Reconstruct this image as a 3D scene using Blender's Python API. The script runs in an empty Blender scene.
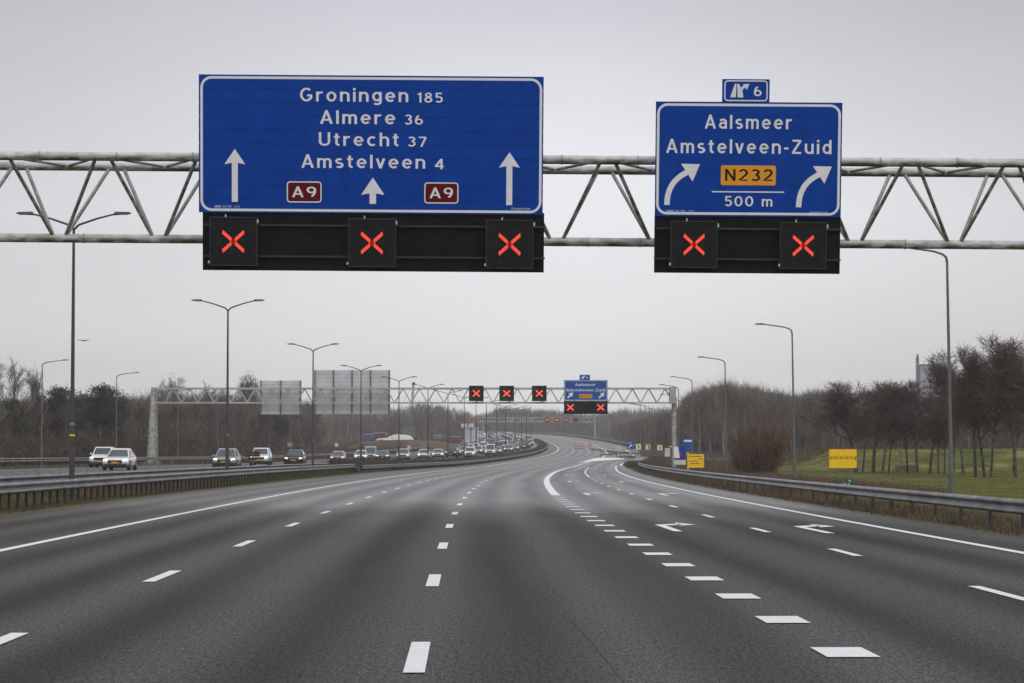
import bpy, bmesh, math, random
import numpy as np
from mathutils import Vector, Matrix
R = math.radians
random.seed(7); rng = np.random.default_rng(7)
scn = bpy.context.scene
COL = scn.collection

# ------------------------------------------------------------------ camera
W, H, F = 1024, 683, 2520.0
CAMZ = 1.6
P = math.atan((454 - 341.5) / F)
cd = bpy.data.cameras.new('camera'); cam = bpy.data.objects.new('camera', cd); COL.objects.link(cam)
cd.sensor_width = 36; cd.lens = F / W * 36; cd.clip_end = 9000; cd.clip_start = 0.5
cam.location = (0, 0, CAMZ); cam.rotation_euler = (math.pi / 2 + P, 0, 0)
scn.camera = cam

def px(u, v, Y):
    x = (u - 512) / F; y = -(v - 341.5) / F
    d = (x, math.cos(P) - y * math.sin(P), math.sin(P) + y * math.cos(P))
    t = Y / d[1]
    return Vector((d[0] * t, Y, CAMZ + d[2] * t))
def zr(Y):
    Y = np.minimum(Y, 1330)
    return 7.1 * (np.maximum(Y - 320, 0) / 621.0) ** 1.256
def gpx(u, v, dz=0.0):
    """pixel -> point on the carriageway surface"""
    lo, hi = 8.0, 1240.0
    for _ in range(50):
        m = (lo + hi) / 2
        p = px(u, v, m)
        if p.z > float(zr(m)) + dz: lo = m
        else: hi = m
    p = px(u, v, lo); return p

# ------------------------------------------------------------------ materials
MATS = {}
def mat(name, col, rough=0.6, metal=0.0, var=0.0, scale=3.0, bump=0.0, bscale=None, col2=None, emit=None, estr=1.0, spec=0.5, coord='Object', detail=4):
    m = bpy.data.materials.new(name); m.use_nodes = True
    nt = m.node_tree; b = nt.nodes['Principled BSDF']
    b.inputs['Base Color'].default_value = (*col, 1)
    b.inputs['Roughness'].default_value = rough; b.inputs['Metallic'].default_value = metal
    b.inputs['Specular IOR Level'].default_value = spec
    tc = nt.nodes.new('ShaderNodeTexCoord')
    if var > 0 or col2:
        n = nt.nodes.new('ShaderNodeTexNoise'); n.inputs['Scale'].default_value = scale; n.inputs['Detail'].default_value = detail
        nt.links.new(tc.outputs[coord], n.inputs['Vector'])
        r = nt.nodes.new('ShaderNodeValToRGB')
        r.color_ramp.elements[0].position = 0.35; r.color_ramp.elements[1].position = 0.65
        c2 = col2 or tuple(c * (1 + var) for c in col)
        c1 = col if col2 else tuple(c * (1 - var) for c in col)
        r.color_ramp.elements[0].color = (*c1, 1); r.color_ramp.elements[1].color = (*c2, 1)
        nt.links.new(n.outputs['Fac'], r.inputs['Fac']); nt.links.new(r.outputs['Color'], b.inputs['Base Color'])
    if bump > 0:
        n2 = nt.nodes.new('ShaderNodeTexNoise'); n2.inputs['Scale'].default_value = bscale or scale * 4; n2.inputs['Detail'].default_value = 5
        nt.links.new(tc.outputs[coord], n2.inputs['Vector'])
        bp = nt.nodes.new('ShaderNodeBump'); bp.inputs['Strength'].default_value = bump; bp.inputs['Distance'].default_value = 0.02
        nt.links.new(n2.outputs['Fac'], bp.inputs['Height']); nt.links.new(bp.outputs['Normal'], b.inputs['Normal'])
    if emit:
        b.inputs['Emission Color'].default_value = (*emit, 1); b.inputs['Emission Strength'].default_value = estr
    MATS[name] = m
    return m

M_blue = mat('sign_blue', (0.0005, 0.050, 0.33), rough=0.5, var=0.10, scale=2.0, spec=0.12)
M_blue2 = mat('sign_blue_pale', (0.008, 0.075, 0.32), rough=0.45, var=0.08, scale=1.0, spec=0.3)
M_white = mat('sign_white', (0.80, 0.80, 0.82), rough=0.5, var=0.05, scale=5)
M_shield = mat('shield_red', (0.12, 0.002, 0.006), spec=.15, rough=0.45, var=0.05)
M_orange = mat('sign_orange', (0.80, 0.33, 0.012), rough=0.5, var=0.05)
M_yellow = mat('sign_yellow', (0.95, 0.58, 0.003), rough=0.5, var=0.05)
M_black = mat('sign_black', (0.007, 0.007, 0.0075), rough=0.6, var=0.3, scale=4, spec=.15)
M_black2 = mat('signal_black', (0.012, 0.011, 0.0125), rough=0.6, var=0.4, scale=7, spec=.2)
M_rim = mat('signal_edge', (0.03, 0.03, 0.032), rough=0.5, var=0.2)
M_led = mat('led_red', (0.3, 0.02, 0.01), rough=0.4, var=0.01, emit=(1.0, 0.085, 0.045), estr=1.35)
M_ledc = mat('led_red_dim', (0.2, 0.005, 0.005), rough=0.4, var=0.01, emit=(0.25, 0.004, 0.002), estr=1.0)
M_alu = mat('sign_back_aluminium', (0.56, 0.57, 0.59), rough=0.5, metal=0.0, var=0.12, scale=0.8)
M_post = mat('pole_grey', (0.055, 0.055, 0.058), rough=0.55, var=0.25, scale=1.5)
M_post2 = mat('pole_light_grey', (0.13, 0.13, 0.132), rough=0.5, var=0.2, scale=1.5)
M_gl = mat('lamp_lens', (0.25, 0.26, 0.27), rough=0.3, var=0.1)
M_gal = mat('galvanised', (0.17, 0.172, 0.18), rough=0.40, metal=0.30, var=0.45, scale=1.2, bump=0.1)
M_galpost = mat('rail_post_steel', (0.045, 0.040, 0.036), rough=0.7, var=0.35, scale=2.5)
M_paint = mat('road_paint', (0.88, 0.88, 0.89), spec=.7, rough=0.38, var=0.07, scale=9, detail=8)
M_paintf = mat('road_paint_worn', (0.50, 0.50, 0.51), rough=0.6, var=0.12, scale=6, detail=8)
M_tar = mat('tar_joint', (0.012, 0.012, 0.012), rough=0.5, var=0.2)
M_joint = mat('pale_joint', (0.075, 0.073, 0.072), rough=0.8, var=0.2)
M_conc = mat('concrete', (0.22, 0.21, 0.20), rough=0.85, var=0.25, scale=1.5, bump=0.2)
M_tyre = mat('tyre', (0.012, 0.012, 0.012), rough=0.8, var=0.2)
M_rimw = mat('wheel_rim', (0.30, 0.30, 0.31), rough=0.35, metal=0.6, var=0.1)
M_dark = mat('dark_plastic', (0.014, 0.014, 0.015), rough=0.5, var=0.2)
M_glass = mat('car_glass', (0.05, 0.065, 0.08), rough=0.08, var=0.15, scale=1.0, spec=0.9)
M_plate = mat('number_plate', (0.62, 0.30, 0.01), rough=0.5, var=0.08)
M_tail = mat('tail_lamp', (0.35, 0.01, 0.01), rough=0.3, var=0.1)
M_head = mat('headlamp_lit', (0.8, 0.8, 0.75), rough=0.2, var=0.01, emit=(1.0, 0.86, 0.62), estr=1.5)
M_heads = mat('headlamp_dim', (0.7, 0.7, 0.7), rough=0.2, var=0.01, emit=(1.0, 0.85, 0.6), estr=0.7)
M_red = mat('board_red', (0.35, 0.012, 0.015), rough=0.5, var=0.1)
M_dred = mat('board_dark_red', (0.055, 0.008, 0.010), rough=0.5, var=0.2)
M_green = mat('sign_green', (0.01, 0.10, 0.07), rough=0.5, var=0.15)
M_cone = mat('cone_orange', (0.20, 0.08, 0.045), rough=0.6, var=0.1)
M_beacon = mat('beacon', (0.8, 0.4, 0.02), rough=0.3, var=0.01, emit=(1.0, 0.45, 0.03), estr=0.8)
M_chevy = mat('chevron_yellow', (0.80, 0.75, 0.10), rough=0.5, var=0.05)
M_bark = mat('bark', (0.150, 0.130, 0.112), rough=0.9, var=0.35, scale=2.5)
M_birch = mat('birch_bark', (0.05, 0.042, 0.036), rough=0.85, col2=(0.30, 0.28, 0.25), scale=2.2)
M_birchd = mat('birch_bark_dark', (0.028, 0.024, 0.021), rough=0.85, col2=(0.12, 0.108, 0.098), scale=2.2)
M_twig = mat('twigs_brown', (0.130, 0.100, 0.083), rough=0.9, var=0.5, scale=0.16)
M_twigr = mat('twigs_reddish', (0.098, 0.064, 0.056), rough=0.9, var=0.3, scale=0.5)
M_twigg = mat('twigs_grey', (0.13, 0.11, 0.095), rough=0.9, var=0.3, scale=0.3)
M_twigs = mat('twigs_shrub', (0.15, 0.090, 0.058), rough=0.9, var=0.3, scale=0.8)
M_pine = mat('pine_green', (0.030, 0.038, 0.022), rough=0.8, var=0.4, scale=0.6)
M_dry = mat('dry_grass', (0.15, 0.115, 0.062), rough=0.9, col2=(0.055, 0.042, 0.024), scale=0.5)
M_brush = mat('dry_brush', (0.090, 0.062, 0.042), rough=0.9, var=0.4, scale=0.3)
M_gr = mat('verge_grass', (0.085, 0.085, 0.020), rough=0.9, col2=(0.15, 0.12, 0.055), scale=0.4)
M_grm = mat('meadow_blades', (0.070, 0.092, 0.010), rough=0.9, col2=(0.22, 0.205, 0.06), scale=0.15)
M_tarp = mat('white_tarp', (0.62, 0.60, 0.55), rough=0.7, var=0.12, scale=0.6, bump=0.3, bscale=2)
M_cranb = mat('crane_blue', (0.10, 0.14, 0.28), rough=0.5, var=0.15)
M_cblue = mat('container_blue', (0.05, 0.09, 0.24), rough=0.5, var=0.15)
M_cred = mat('container_red', (0.15, 0.045, 0.035), rough=0.5, var=0.15)
M_bldg = mat('facade_bluegrey', (0.30, 0.35, 0.40), rough=0.7, var=0.15, scale=0.15)
M_bldd = mat('facade_window', (0.075, 0.09, 0.11), rough=0.3, var=0.3, scale=0.3)

def car_paint(name, col=None):
    m = mat(name, col or (0.5, 0.5, 0.5), rough=0.28, var=0.02)
    m.node_tree.nodes['Principled BSDF'].inputs['Coat Weight'].default_value = 0.4
    if col is None:
        nt = m.node_tree; oi = nt.nodes.new('ShaderNodeObjectInfo')
        nt.links.new(oi.outputs['Color'], nt.nodes['Principled BSDF'].inputs['Base Color'])
    return m
M_car = car_paint('car_paint')

# mossy gantry tube
def mossy(name, base=(0.60, 0.605, 0.60)):
    m = mat(name, base, rough=0.5); nt = m.node_tree; b = nt.nodes['Principled BSDF']; L = nt.links
    tc = nt.nodes.new('ShaderNodeTexCoord'); geo = nt.nodes.new('ShaderNodeNewGeometry')
    mp = nt.nodes.new('ShaderNodeMapping'); mp.inputs['Scale'].default_value = (1.3, 1.3, 5); L.new(tc.outputs['Object'], mp.inputs['Vector'])
    n = nt.nodes.new('ShaderNodeTexNoise'); n.inputs['Scale'].default_value = 1.4; n.inputs['Detail'].default_value = 7; n.inputs['Roughness'].default_value = .65
    L.new(mp.outputs['Vector'], n.inputs['Vector'])
    sx = nt.nodes.new('ShaderNodeSeparateXYZ'); L.new(geo.outputs['Normal'], sx.inputs['Vector'])
    mr = nt.nodes.new('ShaderNodeMapRange'); mr.inputs['From Min'].default_value = 0.6; mr.inputs['From Max'].default_value = -0.5
    L.new(sx.outputs['Z'], mr.inputs['Value'])
    add = nt.nodes.new('ShaderNodeMath'); add.operation = 'MULTIPLY'
    r = nt.nodes.new('ShaderNodeValToRGB'); r.color_ramp.elements[0].position = .40; r.color_ramp.elements[1].position = .56
    L.new(n.outputs['Fac'], r.inputs['Fac']); L.new(r.outputs['Color'], add.inputs[0]); L.new(mr.outputs['Result'], add.inputs[1])
    mx = nt.nodes.new('ShaderNodeMix'); mx.data_type = 'RGBA'
    mx.inputs[6].default_value = (*base, 1); mx.inputs[7].default_value = (0.10, 0.125, 0.035, 1)
    L.new(add.outputs[0], mx.inputs[0])
    n2 = nt.nodes.new('ShaderNodeTexNoise'); n2.inputs['Scale'].default_value = 3.0; n2.inputs['Detail'].default_value = 6
    L.new(tc.outputs['Object'], n2.inputs['Vector'])
    r2 = nt.nodes.new('ShaderNodeValToRGB'); r2.color_ramp.elements[0].position = .35; r2.color_ramp.elements[0].color = (.62, .62, .58, 1); r2.color_ramp.elements[1].position = .6
    L.new(n2.outputs['Fac'], r2.inputs['Fac'])
    mul = nt.nodes.new('ShaderNodeMix'); mul.data_type = 'RGBA'; mul.blend_type = 'MULTIPLY'; mul.inputs[0].default_value = 1
    L.new(mx.outputs[2], mul.inputs[6]); L.new(r2.outputs['Color'], mul.inputs[7])
    L.new(mul.outputs[2], b.inputs['Base Color'])
    return m
M_tube = mossy('gantry_tube')
M_brace = mossy('gantry_brace', (0.34, 0.345, 0.34))
M_white_leg = mossy('gantry_white', (0.52, 0.53, 0.50))
M_truss2 = mat('gantry_far_steel', (0.40, 0.41, 0.40), rough=0.5, var=0.15, scale=0.6)

# asphalt with wheel paths (UV: u = metres across, v = metres along)
def asphalt(name, dark, light, lane0, period=3.6, amt=1.0, wet=None):
    m = bpy.data.materials.new(name); m.use_nodes = True; nt = m.node_tree; L = nt.links
    b = nt.nodes['Principled BSDF']
    uv = nt.nodes.new('ShaderNodeUVMap'); uv.uv_map = 'UVMap'
    sep = nt.nodes.new('ShaderNodeSeparateXYZ'); L.new(uv.outputs['UV'], sep.inputs[0])
    def math_(op, a, b_=None, c=None):
        n = nt.nodes.new('ShaderNodeMath'); n.operation = op
        for i, v in enumerate((a, b_, c)):
            if v is None: continue
            if isinstance(v, (int, float)): n.inputs[i].default_value = v
            else: L.new(v, n.inputs[i])
        return n.outputs[0]
    def noise(vec, sc, det=4, ro=.5):
        n = nt.nodes.new('ShaderNodeTexNoise'); n.inputs['Scale'].default_value = sc; n.inputs['Detail'].default_value = det; n.inputs['Roughness'].default_value = ro
        L.new(vec, n.inputs['Vector']); return n.outputs['Fac']
    def mapping(s):
        mp = nt.nodes.new('ShaderNodeMapping'); mp.inputs['Scale'].default_value = s; L.new(uv.outputs['UV'], mp.inputs['Vector']); return mp.outputs[0]
    wob = noise(mapping((0.02, 0.02, 1)), 1.0, 2)
    u = math_('ADD', sep.outputs[0], math_('MULTIPLY', math_('SUBTRACT', wob, .5), .8))
    ph = math_('MULTIPLY', math_('SUBTRACT', u, lane0), 2 * math.pi / (period / 2))
    band = math_('MULTIPLY_ADD', math_('COSINE', ph), 0.5, 0.5)          # 1 between wheel paths, 0 on them
    str_ = noise(mapping((0.9, 0.012, 1)), 1.0, 5, .6)
    big = noise(mapping((0.10, 0.03, 1)), 1.0, 3)
    fac = math_('ADD', math_('MULTIPLY', band, .34 * amt), math_('ADD', math_('MULTIPLY', str_, .75), math_('MULTIPLY', big, .45)))
    ramp = nt.nodes.new('ShaderNodeValToRGB'); ramp.color_ramp.elements[0].position = .45; ramp.color_ramp.elements[1].position = 1.0
    ramp.color_ramp.elements[0].color = (*dark, 1); ramp.color_ramp.elements[1].color = (*light, 1)
    L.new(fac, ramp.inputs['Fac'])
    grain = math_('ADD', math_('MULTIPLY', noise(mapping((1, .30, 1)), 62.0, 3, .85), .72), math_('MULTIPLY', noise(mapping((1, .2, 1)), 24.0, 3, .8), .28))
    gr = nt.nodes.new('ShaderNodeValToRGB'); gr.color_ramp.elements[0].position = .42; gr.color_ramp.elements[1].position = .58
    gr.color_ramp.elements[0].color = (.12, .12, .12, 1); gr.color_ramp.elements[1].color = (2.1, 2.1, 2.1, 1)
    L.new(grain, gr.inputs['Fac'])
    mul = nt.nodes.new('ShaderNodeMix'); mul.data_type = 'RGBA'; mul.blend_type = 'MULTIPLY'; mul.inputs[0].default_value = 1
    L.new(ramp.outputs['Color'], mul.inputs[6]); L.new(gr.outputs['Color'], mul.inputs[7]); L.new(mul.outputs[2], b.inputs['Base Color'])
    rr = math_('MULTIPLY_ADD', band, -.06, .88)
    rr = math_('ADD', rr, math_('MULTIPLY', math_('SUBTRACT', str_, .5), .16))
    if wet:
        # an older, smoother and damper surfacing starts some way down the road, with a ragged streaky edge
        vv = math_('ADD', sep.outputs[1], math_('MULTIPLY', math_('SUBTRACT', noise(mapping((0.35, 0.02, 1)), 1.0, 3), .5), 45))
        mr_ = nt.nodes.new('ShaderNodeMapRange'); mr_.interpolation_type = 'SMOOTHSTEP'; mr_.inputs['From Min'].default_value = wet[0]; mr_.inputs['From Max'].default_value = wet[1]; L.new(vv, mr_.inputs['Value'])
        wf = mr_.outputs[0]
        lum = math_('MULTIPLY_ADD', wf, wet[2] - 1, 1.0)
        m2 = nt.nodes.new('ShaderNodeVectorMath'); m2.operation = 'SCALE'; L.new(mul.outputs[2], m2.inputs[0]); L.new(lum, m2.inputs['Scale']); L.new(m2.outputs[0], b.inputs['Base Color'])
        rr = math_('ADD', rr, math_('MULTIPLY', wf, wet[3]))
    L.new(rr, b.inputs['Roughness'])
    if wet:
        # moss and blown dirt along both outer edges of the shoulders
        el = nt.nodes.new('ShaderNodeMapRange'); el.inputs['From Min'].default_value = -9.6; el.inputs['From Max'].default_value = -12.2
        L.new(math_('ADD', sep.outputs[0], math_('MULTIPLY', math_('SUBTRACT', noise(mapping((1.2, .25, 1)), 1.0, 6, .7), .5), 3.0)), el.inputs['Value'])
        er = nt.nodes.new('ShaderNodeMapRange'); er.inputs['From Min'].default_value = 10.3; er.inputs['From Max'].default_value = 11.4
        L.new(math_('ADD', sep.outputs[0], math_('MULTIPLY', math_('SUBTRACT', noise(mapping((1.3, .3, 1)), 1.0, 6, .7), .5), 1.6)), er.inputs['Value'])
        sh = nt.nodes.new('ShaderNodeMapRange'); sh.inputs['From Min'].default_value = -7.6; sh.inputs['From Max'].default_value = -8.4; sh.inputs['To Max'].default_value = .30; L.new(sep.outputs[0], sh.inputs['Value'])
        dm = math_('MAXIMUM', math_('MAXIMUM', math_('MULTIPLY', el.outputs[0], .85), math_('MULTIPLY', er.outputs[0], .75)), sh.outputs[0])
        dx = nt.nodes.new('ShaderNodeMix'); dx.data_type = 'RGBA'; L.new(dm, dx.inputs[0]); L.new(m2.outputs[0], dx.inputs[6]); dx.inputs[7].default_value = (.085, .074, .045, 1); L.new(dx.outputs[2], b.inputs['Base Color'])
        L.new(math_('ADD', rr, math_('MULTIPLY', dm, .35)), b.inputs['Roughness'])
    bp = nt.nodes.new('ShaderNodeBump'); bp.inputs['Strength'].default_value = .5; bp.inputs['Distance'].default_value = .006
    L.new(grain, bp.inputs['Height']); L.new(bp.outputs['Normal'], b.inputs['Normal'])
    gs = nt.nodes.new('ShaderNodeMapRange'); gs.inputs['From Min'].default_value = .40; gs.inputs['From Max'].default_value = .60; gs.inputs['To Min'].default_value = .12; gs.inputs['To Max'].default_value = .50; L.new(grain, gs.inputs['Value']); L.new(gs.outputs[0], b.inputs['Specular IOR Level'])
    return m
M_asph = asphalt('asphalt', (0.018, 0.0174, 0.0176), (0.076, 0.0735, 0.073), -7.3 + 1.8, wet=(126, 168, 1.25, -.50))
M_asph2 = asphalt('asphalt_opposite', (0.07, 0.07, 0.073), (0.14, 0.14, 0.145), -16.5, 3.6, .6)

# ------------------------------------------------------------------ mesh helpers
class MB:
    def __init__(s): s.v = []; s.f = []; s.mi = []
    def add(s, vs, fs, mi=0):
        o = len(s.v); s.v += [tuple(v) for v in vs]; s.f += [tuple(i + o for i in f) for f in fs]; s.mi += [mi] * len(fs); return s
    def box(s, a, b, mi=0):
        x0, y0, z0 = a; x1, y1, z1 = b
        return s.add([(x0, y0, z0), (x1, y0, z0), (x1, y1, z0), (x0, y1, z0), (x0, y0, z1), (x1, y0, z1), (x1, y1, z1), (x0, y1, z1)],
                     [(0, 3, 2, 1), (4, 5, 6, 7), (0, 1, 5, 4), (1, 2, 6, 5), (2, 3, 7, 6), (3, 0, 4, 7)], mi)
    def tube(s, pts, rads, n=8, mi=0, cap=True):
        pts = [Vector(p) for p in pts]
        if not hasattr(rads, '__len__'): rads = [rads] * len(pts)
        rings = []
        ref = None
        for i, p in enumerate(pts):
            t = (pts[min(i + 1, len(pts) - 1)] - pts[max(i - 1, 0)]).normalized()
            if ref is None:
                ref = t.orthogonal().normalized()
            ref = (ref - t * ref.dot(t)).normalized()
            bi = t.cross(ref)
            rings.append([p + (ref * math.cos(2 * math.pi * k / n) + bi * math.sin(2 * math.pi * k / n)) * rads[i] for k in range(n)])
        vs = [v for r in rings for v in r]; fs = []
        for i in range(len(pts) - 1):
            for k in range(n):
                k2 = (k + 1) % n
                fs.append((i * n + k, i * n + k2, (i + 1) * n + k2, (i + 1) * n + k))
        if cap:
            fs.append(tuple(reversed(range(n)))); fs.append(tuple(range((len(pts) - 1) * n, len(pts) * n)))
        return s.add(vs, fs, mi)
    def poly_xz(s, pts, y0, y1, mi=0):
        """flat outline in x,z given thickness y0 (front) .. y1"""
        n = len(pts); vs = [(x, y0, z) for x, z in pts] + [(x, y1, z) for x, z in pts]
        fs = [tuple(range(n)), tuple(reversed(range(n, 2 * n)))] + [(i, i + n, (i + 1) % n + n, (i + 1) % n) for i in range(n)]
        return s.add(vs, fs, mi)
    def build(s, name, mats, parent=None, smooth=False, loc=None):
        me = bpy.data.meshes.new(name); me.from_pydata(s.v, [], s.f)
        if not isinstance(mats, (list, tuple)): mats = [mats]
        for m in mats: me.materials.append(m)
        if len(mats) > 1: me.polygons.foreach_set('material_index', s.mi)
        me.update()
        bm = bmesh.new(); bm.from_mesh(me); bmesh.ops.recalc_face_normals(bm, faces=bm.faces); bm.to_mesh(me); bm.free()
        if smooth:
            me.polygons.foreach_set('use_smooth', [True] * len(me.polygons))
            try: me.set_sharp_from_angle(angle=R(40))
            except Exception: pass
        o = bpy.data.objects.new(name, me); COL.objects.link(o)
        if parent: o.parent = parent
        if loc is not None: o.location = loc
        return o

def np_mesh(name, v, f, m, parent=None):
    """v (n,3), f (k,3|4) int"""
    me = bpy.data.meshes.new(name); k, w = f.shape
    me.vertices.add(len(v)); me.vertices.foreach_set('co', np.asarray(v, np.float32).ravel())
    me.loops.add(k * w); me.loops.foreach_set('vertex_index', f.astype(np.int32).ravel())
    me.polygons.add(k); me.polygons.foreach_set('loop_start', np.arange(0, k * w, w, dtype=np.int32))
    me.update(calc_edges=True); me.materials.append(m)
    o = bpy.data.objects.new(name, me); COL.objects.link(o)
    if parent: o.parent = parent
    return o
def tag(o, label=None, cat=None, group=None, kind=None):
    if label: o['label'] = label
    if cat: o['category'] = cat
    if group: o['group'] = group
    if kind: o['kind'] = kind
    return o
def empty(name, loc, rz=0, label=None, cat=None, group=None):
    o = bpy.data.objects.new(name, None); COL.objects.link(o); o.location = loc; o.rotation_euler = (0, 0, rz)
    o.empty_display_size = .1
    return tag(o, label, cat, group)
def kids(o): return [c for c in bpy.data.objects if c.parent == o]
KC = {}
def copy_tree(o, loc, rz=0, scale=None, label=None, group=None, color=None):
    if o.name not in KC:
        KC[o.name] = [(c, kids(c)) for c in kids(o)]
    r = o.copy(); COL.objects.link(r); r.location = loc; r.rotation_euler = (0, 0, rz)
    if scale is not None: r.scale = (scale,) * 3 if not hasattr(scale, '__len__') else scale
    if label: r['label'] = label
    if group: r['group'] = group
    if color: r.color = (*color, 1)
    for c, gs in KC[o.name]:
        k = c.copy(); COL.objects.link(k); k.parent = r
        if color: k.color = (*color, 1)
        for g in gs:
            q = g.copy(); COL.objects.link(q); q.parent = k
            if color: q.color = (*color, 1)
    return r
def remove_tree(o):
    KC.pop(o.name, None)
    for c in kids(o):
        for g in kids(c): bpy.data.objects.remove(g)
        bpy.data.objects.remove(c)
    bpy.data.objects.remove(o)

# ------------------------------------------------------------------ road line
CT = [(-80, .8), (-30, .1), (0, -.38), (20, -.76), (32, -.97), (44, -1.17), (56, -1.38), (80, -1.65), (103, -1.76), (126, -1.72), (149, -1.58), (172, -1.25),
      (193, -.8), (224, .0), (250, .9), (272, 1.75), (300, 2.9), (327, 4.1), (358, 5.9), (398, 8.7), (430, 11.0), (474, 13.8), (545, 17.0), (622, 19.0),
      (697, 19.8), (785, 19.6), (855, 18.9), (941, 17.3), (1050, 13.5), (1150, 7), (1240, -4), (1310, -22), (1360, -48), (1400, -85), (1430, -135), (1450, -200)]
ya = np.array([a for a, b in CT], float); xa = np.array([b for a, b in CT], float)
# resample by arc length and smooth
seg = np.r_[0, np.cumsum(np.hypot(np.diff(ya), np.diff(xa)))]
sa = np.arange(0, seg[-1], 4.0)
cy = np.interp(sa, seg, ya); cx = np.interp(sa, seg, xa)
def smooth(a, w):
    k = np.exp(-0.5 * (np.arange(-4 * w, 4 * w + 1) / w) ** 2); k /= k.sum()
    n = 4 * w
    ext = np.r_[a[0] - (a[1] - a[0]) * np.arange(n, 0, -1), a, a[-1] + (a[-1] - a[-2]) * np.arange(1, n + 1)]
    return np.convolve(ext, k, 'valid')
w1x, w1y = smooth(cx, 3), smooth(cy, 3); w2x, w2y = smooth(cx, 9), smooth(cy, 9)
bl = np.clip((cy - 400) / 200, 0, 1)
cx = w1x * (1 - bl) + w2x * bl; cy = w1y * (1 - bl) + w2y * bl
tx = np.gradient(cx); ty = np.gradient(cy); tl = np.hypot(tx, ty); tx /= tl; ty /= tl
def along(Y):   # arc parameter at depth Y
    return np.interp(Y, cy, sa)
def pt(s, off, zoff=0.0):
    X = np.interp(s, sa, cx); Y = np.interp(s, sa, cy); a = np.interp(s, sa, tx); b = np.interp(s, sa, ty)
    x = X + b * off; y = Y - a * off
    return np.stack([x, y, zr(y) + zoff], -1)
def Cx(Y): return np.interp(Y, cy[cy.argsort()], cx[cy.argsort()])

def ribbon(name, s0, s1, oa, ob, z, m, step=4.0, kind='structure', parent=None, cross=1, zfun=None, base_s0=0):
    n = max(2, int(math.ceil((s1 - s0) / step)) + 1); s = np.linspace(s0, s1, n)
    offs = [(oa(s) if callable(oa) else np.full(n, oa)) * (1 - t) + (ob(s) if callable(ob) else np.full(n, ob)) * t for t in np.linspace(0, 1, cross + 1)]
    V = []; 
    for o in offs:
        p = pt(s, o, z)
        if zfun is not None: p[:, 2] += zfun(s, o)
        V.append(p)
    V = np.array(V); k = cross + 1
    vs = V.reshape(-1, 3); fs = []
    for j in range(cross):
        for i in range(n - 1):
            fs.append((j * n + i, (j + 1) * n + i, (j + 1) * n + i + 1, j * n + i + 1))
    me = bpy.data.meshes.new(name); me.from_pydata(vs.tolist(), [], fs); me.materials.append(m)
    uvl = me.uv_layers.new(name='UVMap')
    uvv = np.array([(offs[j][i], s[i]) for j in range(k) for i in range(n)])
    li = np.zeros(len(me.loops), int); me.loops.foreach_get('vertex_index', li)
    uvl.data.foreach_set('uv', uvv[li].astype(np.float32).ravel())
    o = bpy.data.objects.new(name, me); COL.objects.link(o)
    if parent: o.parent = parent
    elif kind: o['kind'] = kind
    return o
S = along
def stepf(pts):
    a = np.array(pts, float)
    return lambda s: np.interp(s, [float(S(y)) for y in a[:, 0]], a[:, 1])

S_END = float(S(1380))
OPPZ = 0.5
rail_l = stepf([(-60, -12.7), (230, -12.7), (380, -10.2), (1400, -10.2)])
opp_in = stepf([(-60, -16.2), (250, -16.0), (380, -12.6), (1400, -12.4)])
opp_out = stepf([(-60, -35.5), (330, -35.5), (440, -34.5), (1400, -34.5)])

# terrain -------------------------------------------------------------
def terr(X, Y):
    c = Cx(np.minimum(Y, 1240)); o = X - c
    base = zr(Y)
    w = np.where(o > 0, 1 - np.clip((o - 34) / 60, 0, 1) * .8, 1 - np.clip((-o - 150) / 300, 0, 1) * .4)
    z = base * w - 0.05
    k = np.clip((o + 15.8) / 2.5, 0, 1); z = z + (1 - k) * OPPZ * 0.98            # opposite carriageway sits higher
    z = z - 0.25 * np.clip((o - 13.5) / 3, 0, 1) * np.clip((400 - Y) / 50, 0, 1)      # shallow verge drop
    # grass bank behind the birches
    bank = np.clip((Y - 268) / 22, 0, 1); bank = bank * bank * (3 - 2 * bank)
    sx_ = np.clip((X - 31) / 9, 0, 1); sx_ = sx_ * sx_ * (3 - 2 * sx_)
    fall = 1 - np.clip((Y - 330) / 40, 0, 1)
    z = z + 2.45 * bank * sx_ * fall
    # mounds beyond the left forest
    z = z + 1.2 * np.exp(-((X + 95) / 30) ** 2 - ((Y - 560) / 60) ** 2)
    z = z + 0.12 * np.sin(X * .21 + 1.3) * np.sin(Y * .13) * np.clip((abs(o + 4) - 44) / 10, 0, 1)
    # behind the crest the land falls away
    z = z - np.clip((Y - 1345) / 300, 0, 1) * 8
    return z
ys = np.r_[np.arange(-80, 520, 6.0), np.arange(520, 1500, 20.0), np.geomspace(1500, 7000, 14)]
os_ = np.r_[-4000, -2500, -1500, -900, -600, -420, -300, -220, -160, -120, np.arange(-100, -36, 8.0), -36.2, -26, -16.5, -14, -12.3, -6, 0, 6, 11, 12.2, 13.5, np.arange(16, 80, 4.0), 90, 110, 140, 180, 240, 320, 450, 700, 1100, 1800, 2800, 4000]
YY, OO = np.meshgrid(ys, os_, indexing='ij'); XX = OO + Cx(np.minimum(YY, 1240)); ZZ = terr(XX, YY)
nv, nu = YY.shape
idx = np.arange(nv * nu).reshape(nv, nu)
fq = np.stack([idx[:-1, :-1], idx[:-1, 1:], idx[1:, 1:], idx[1:, :-1]], -1).reshape(-1, 4)
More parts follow.
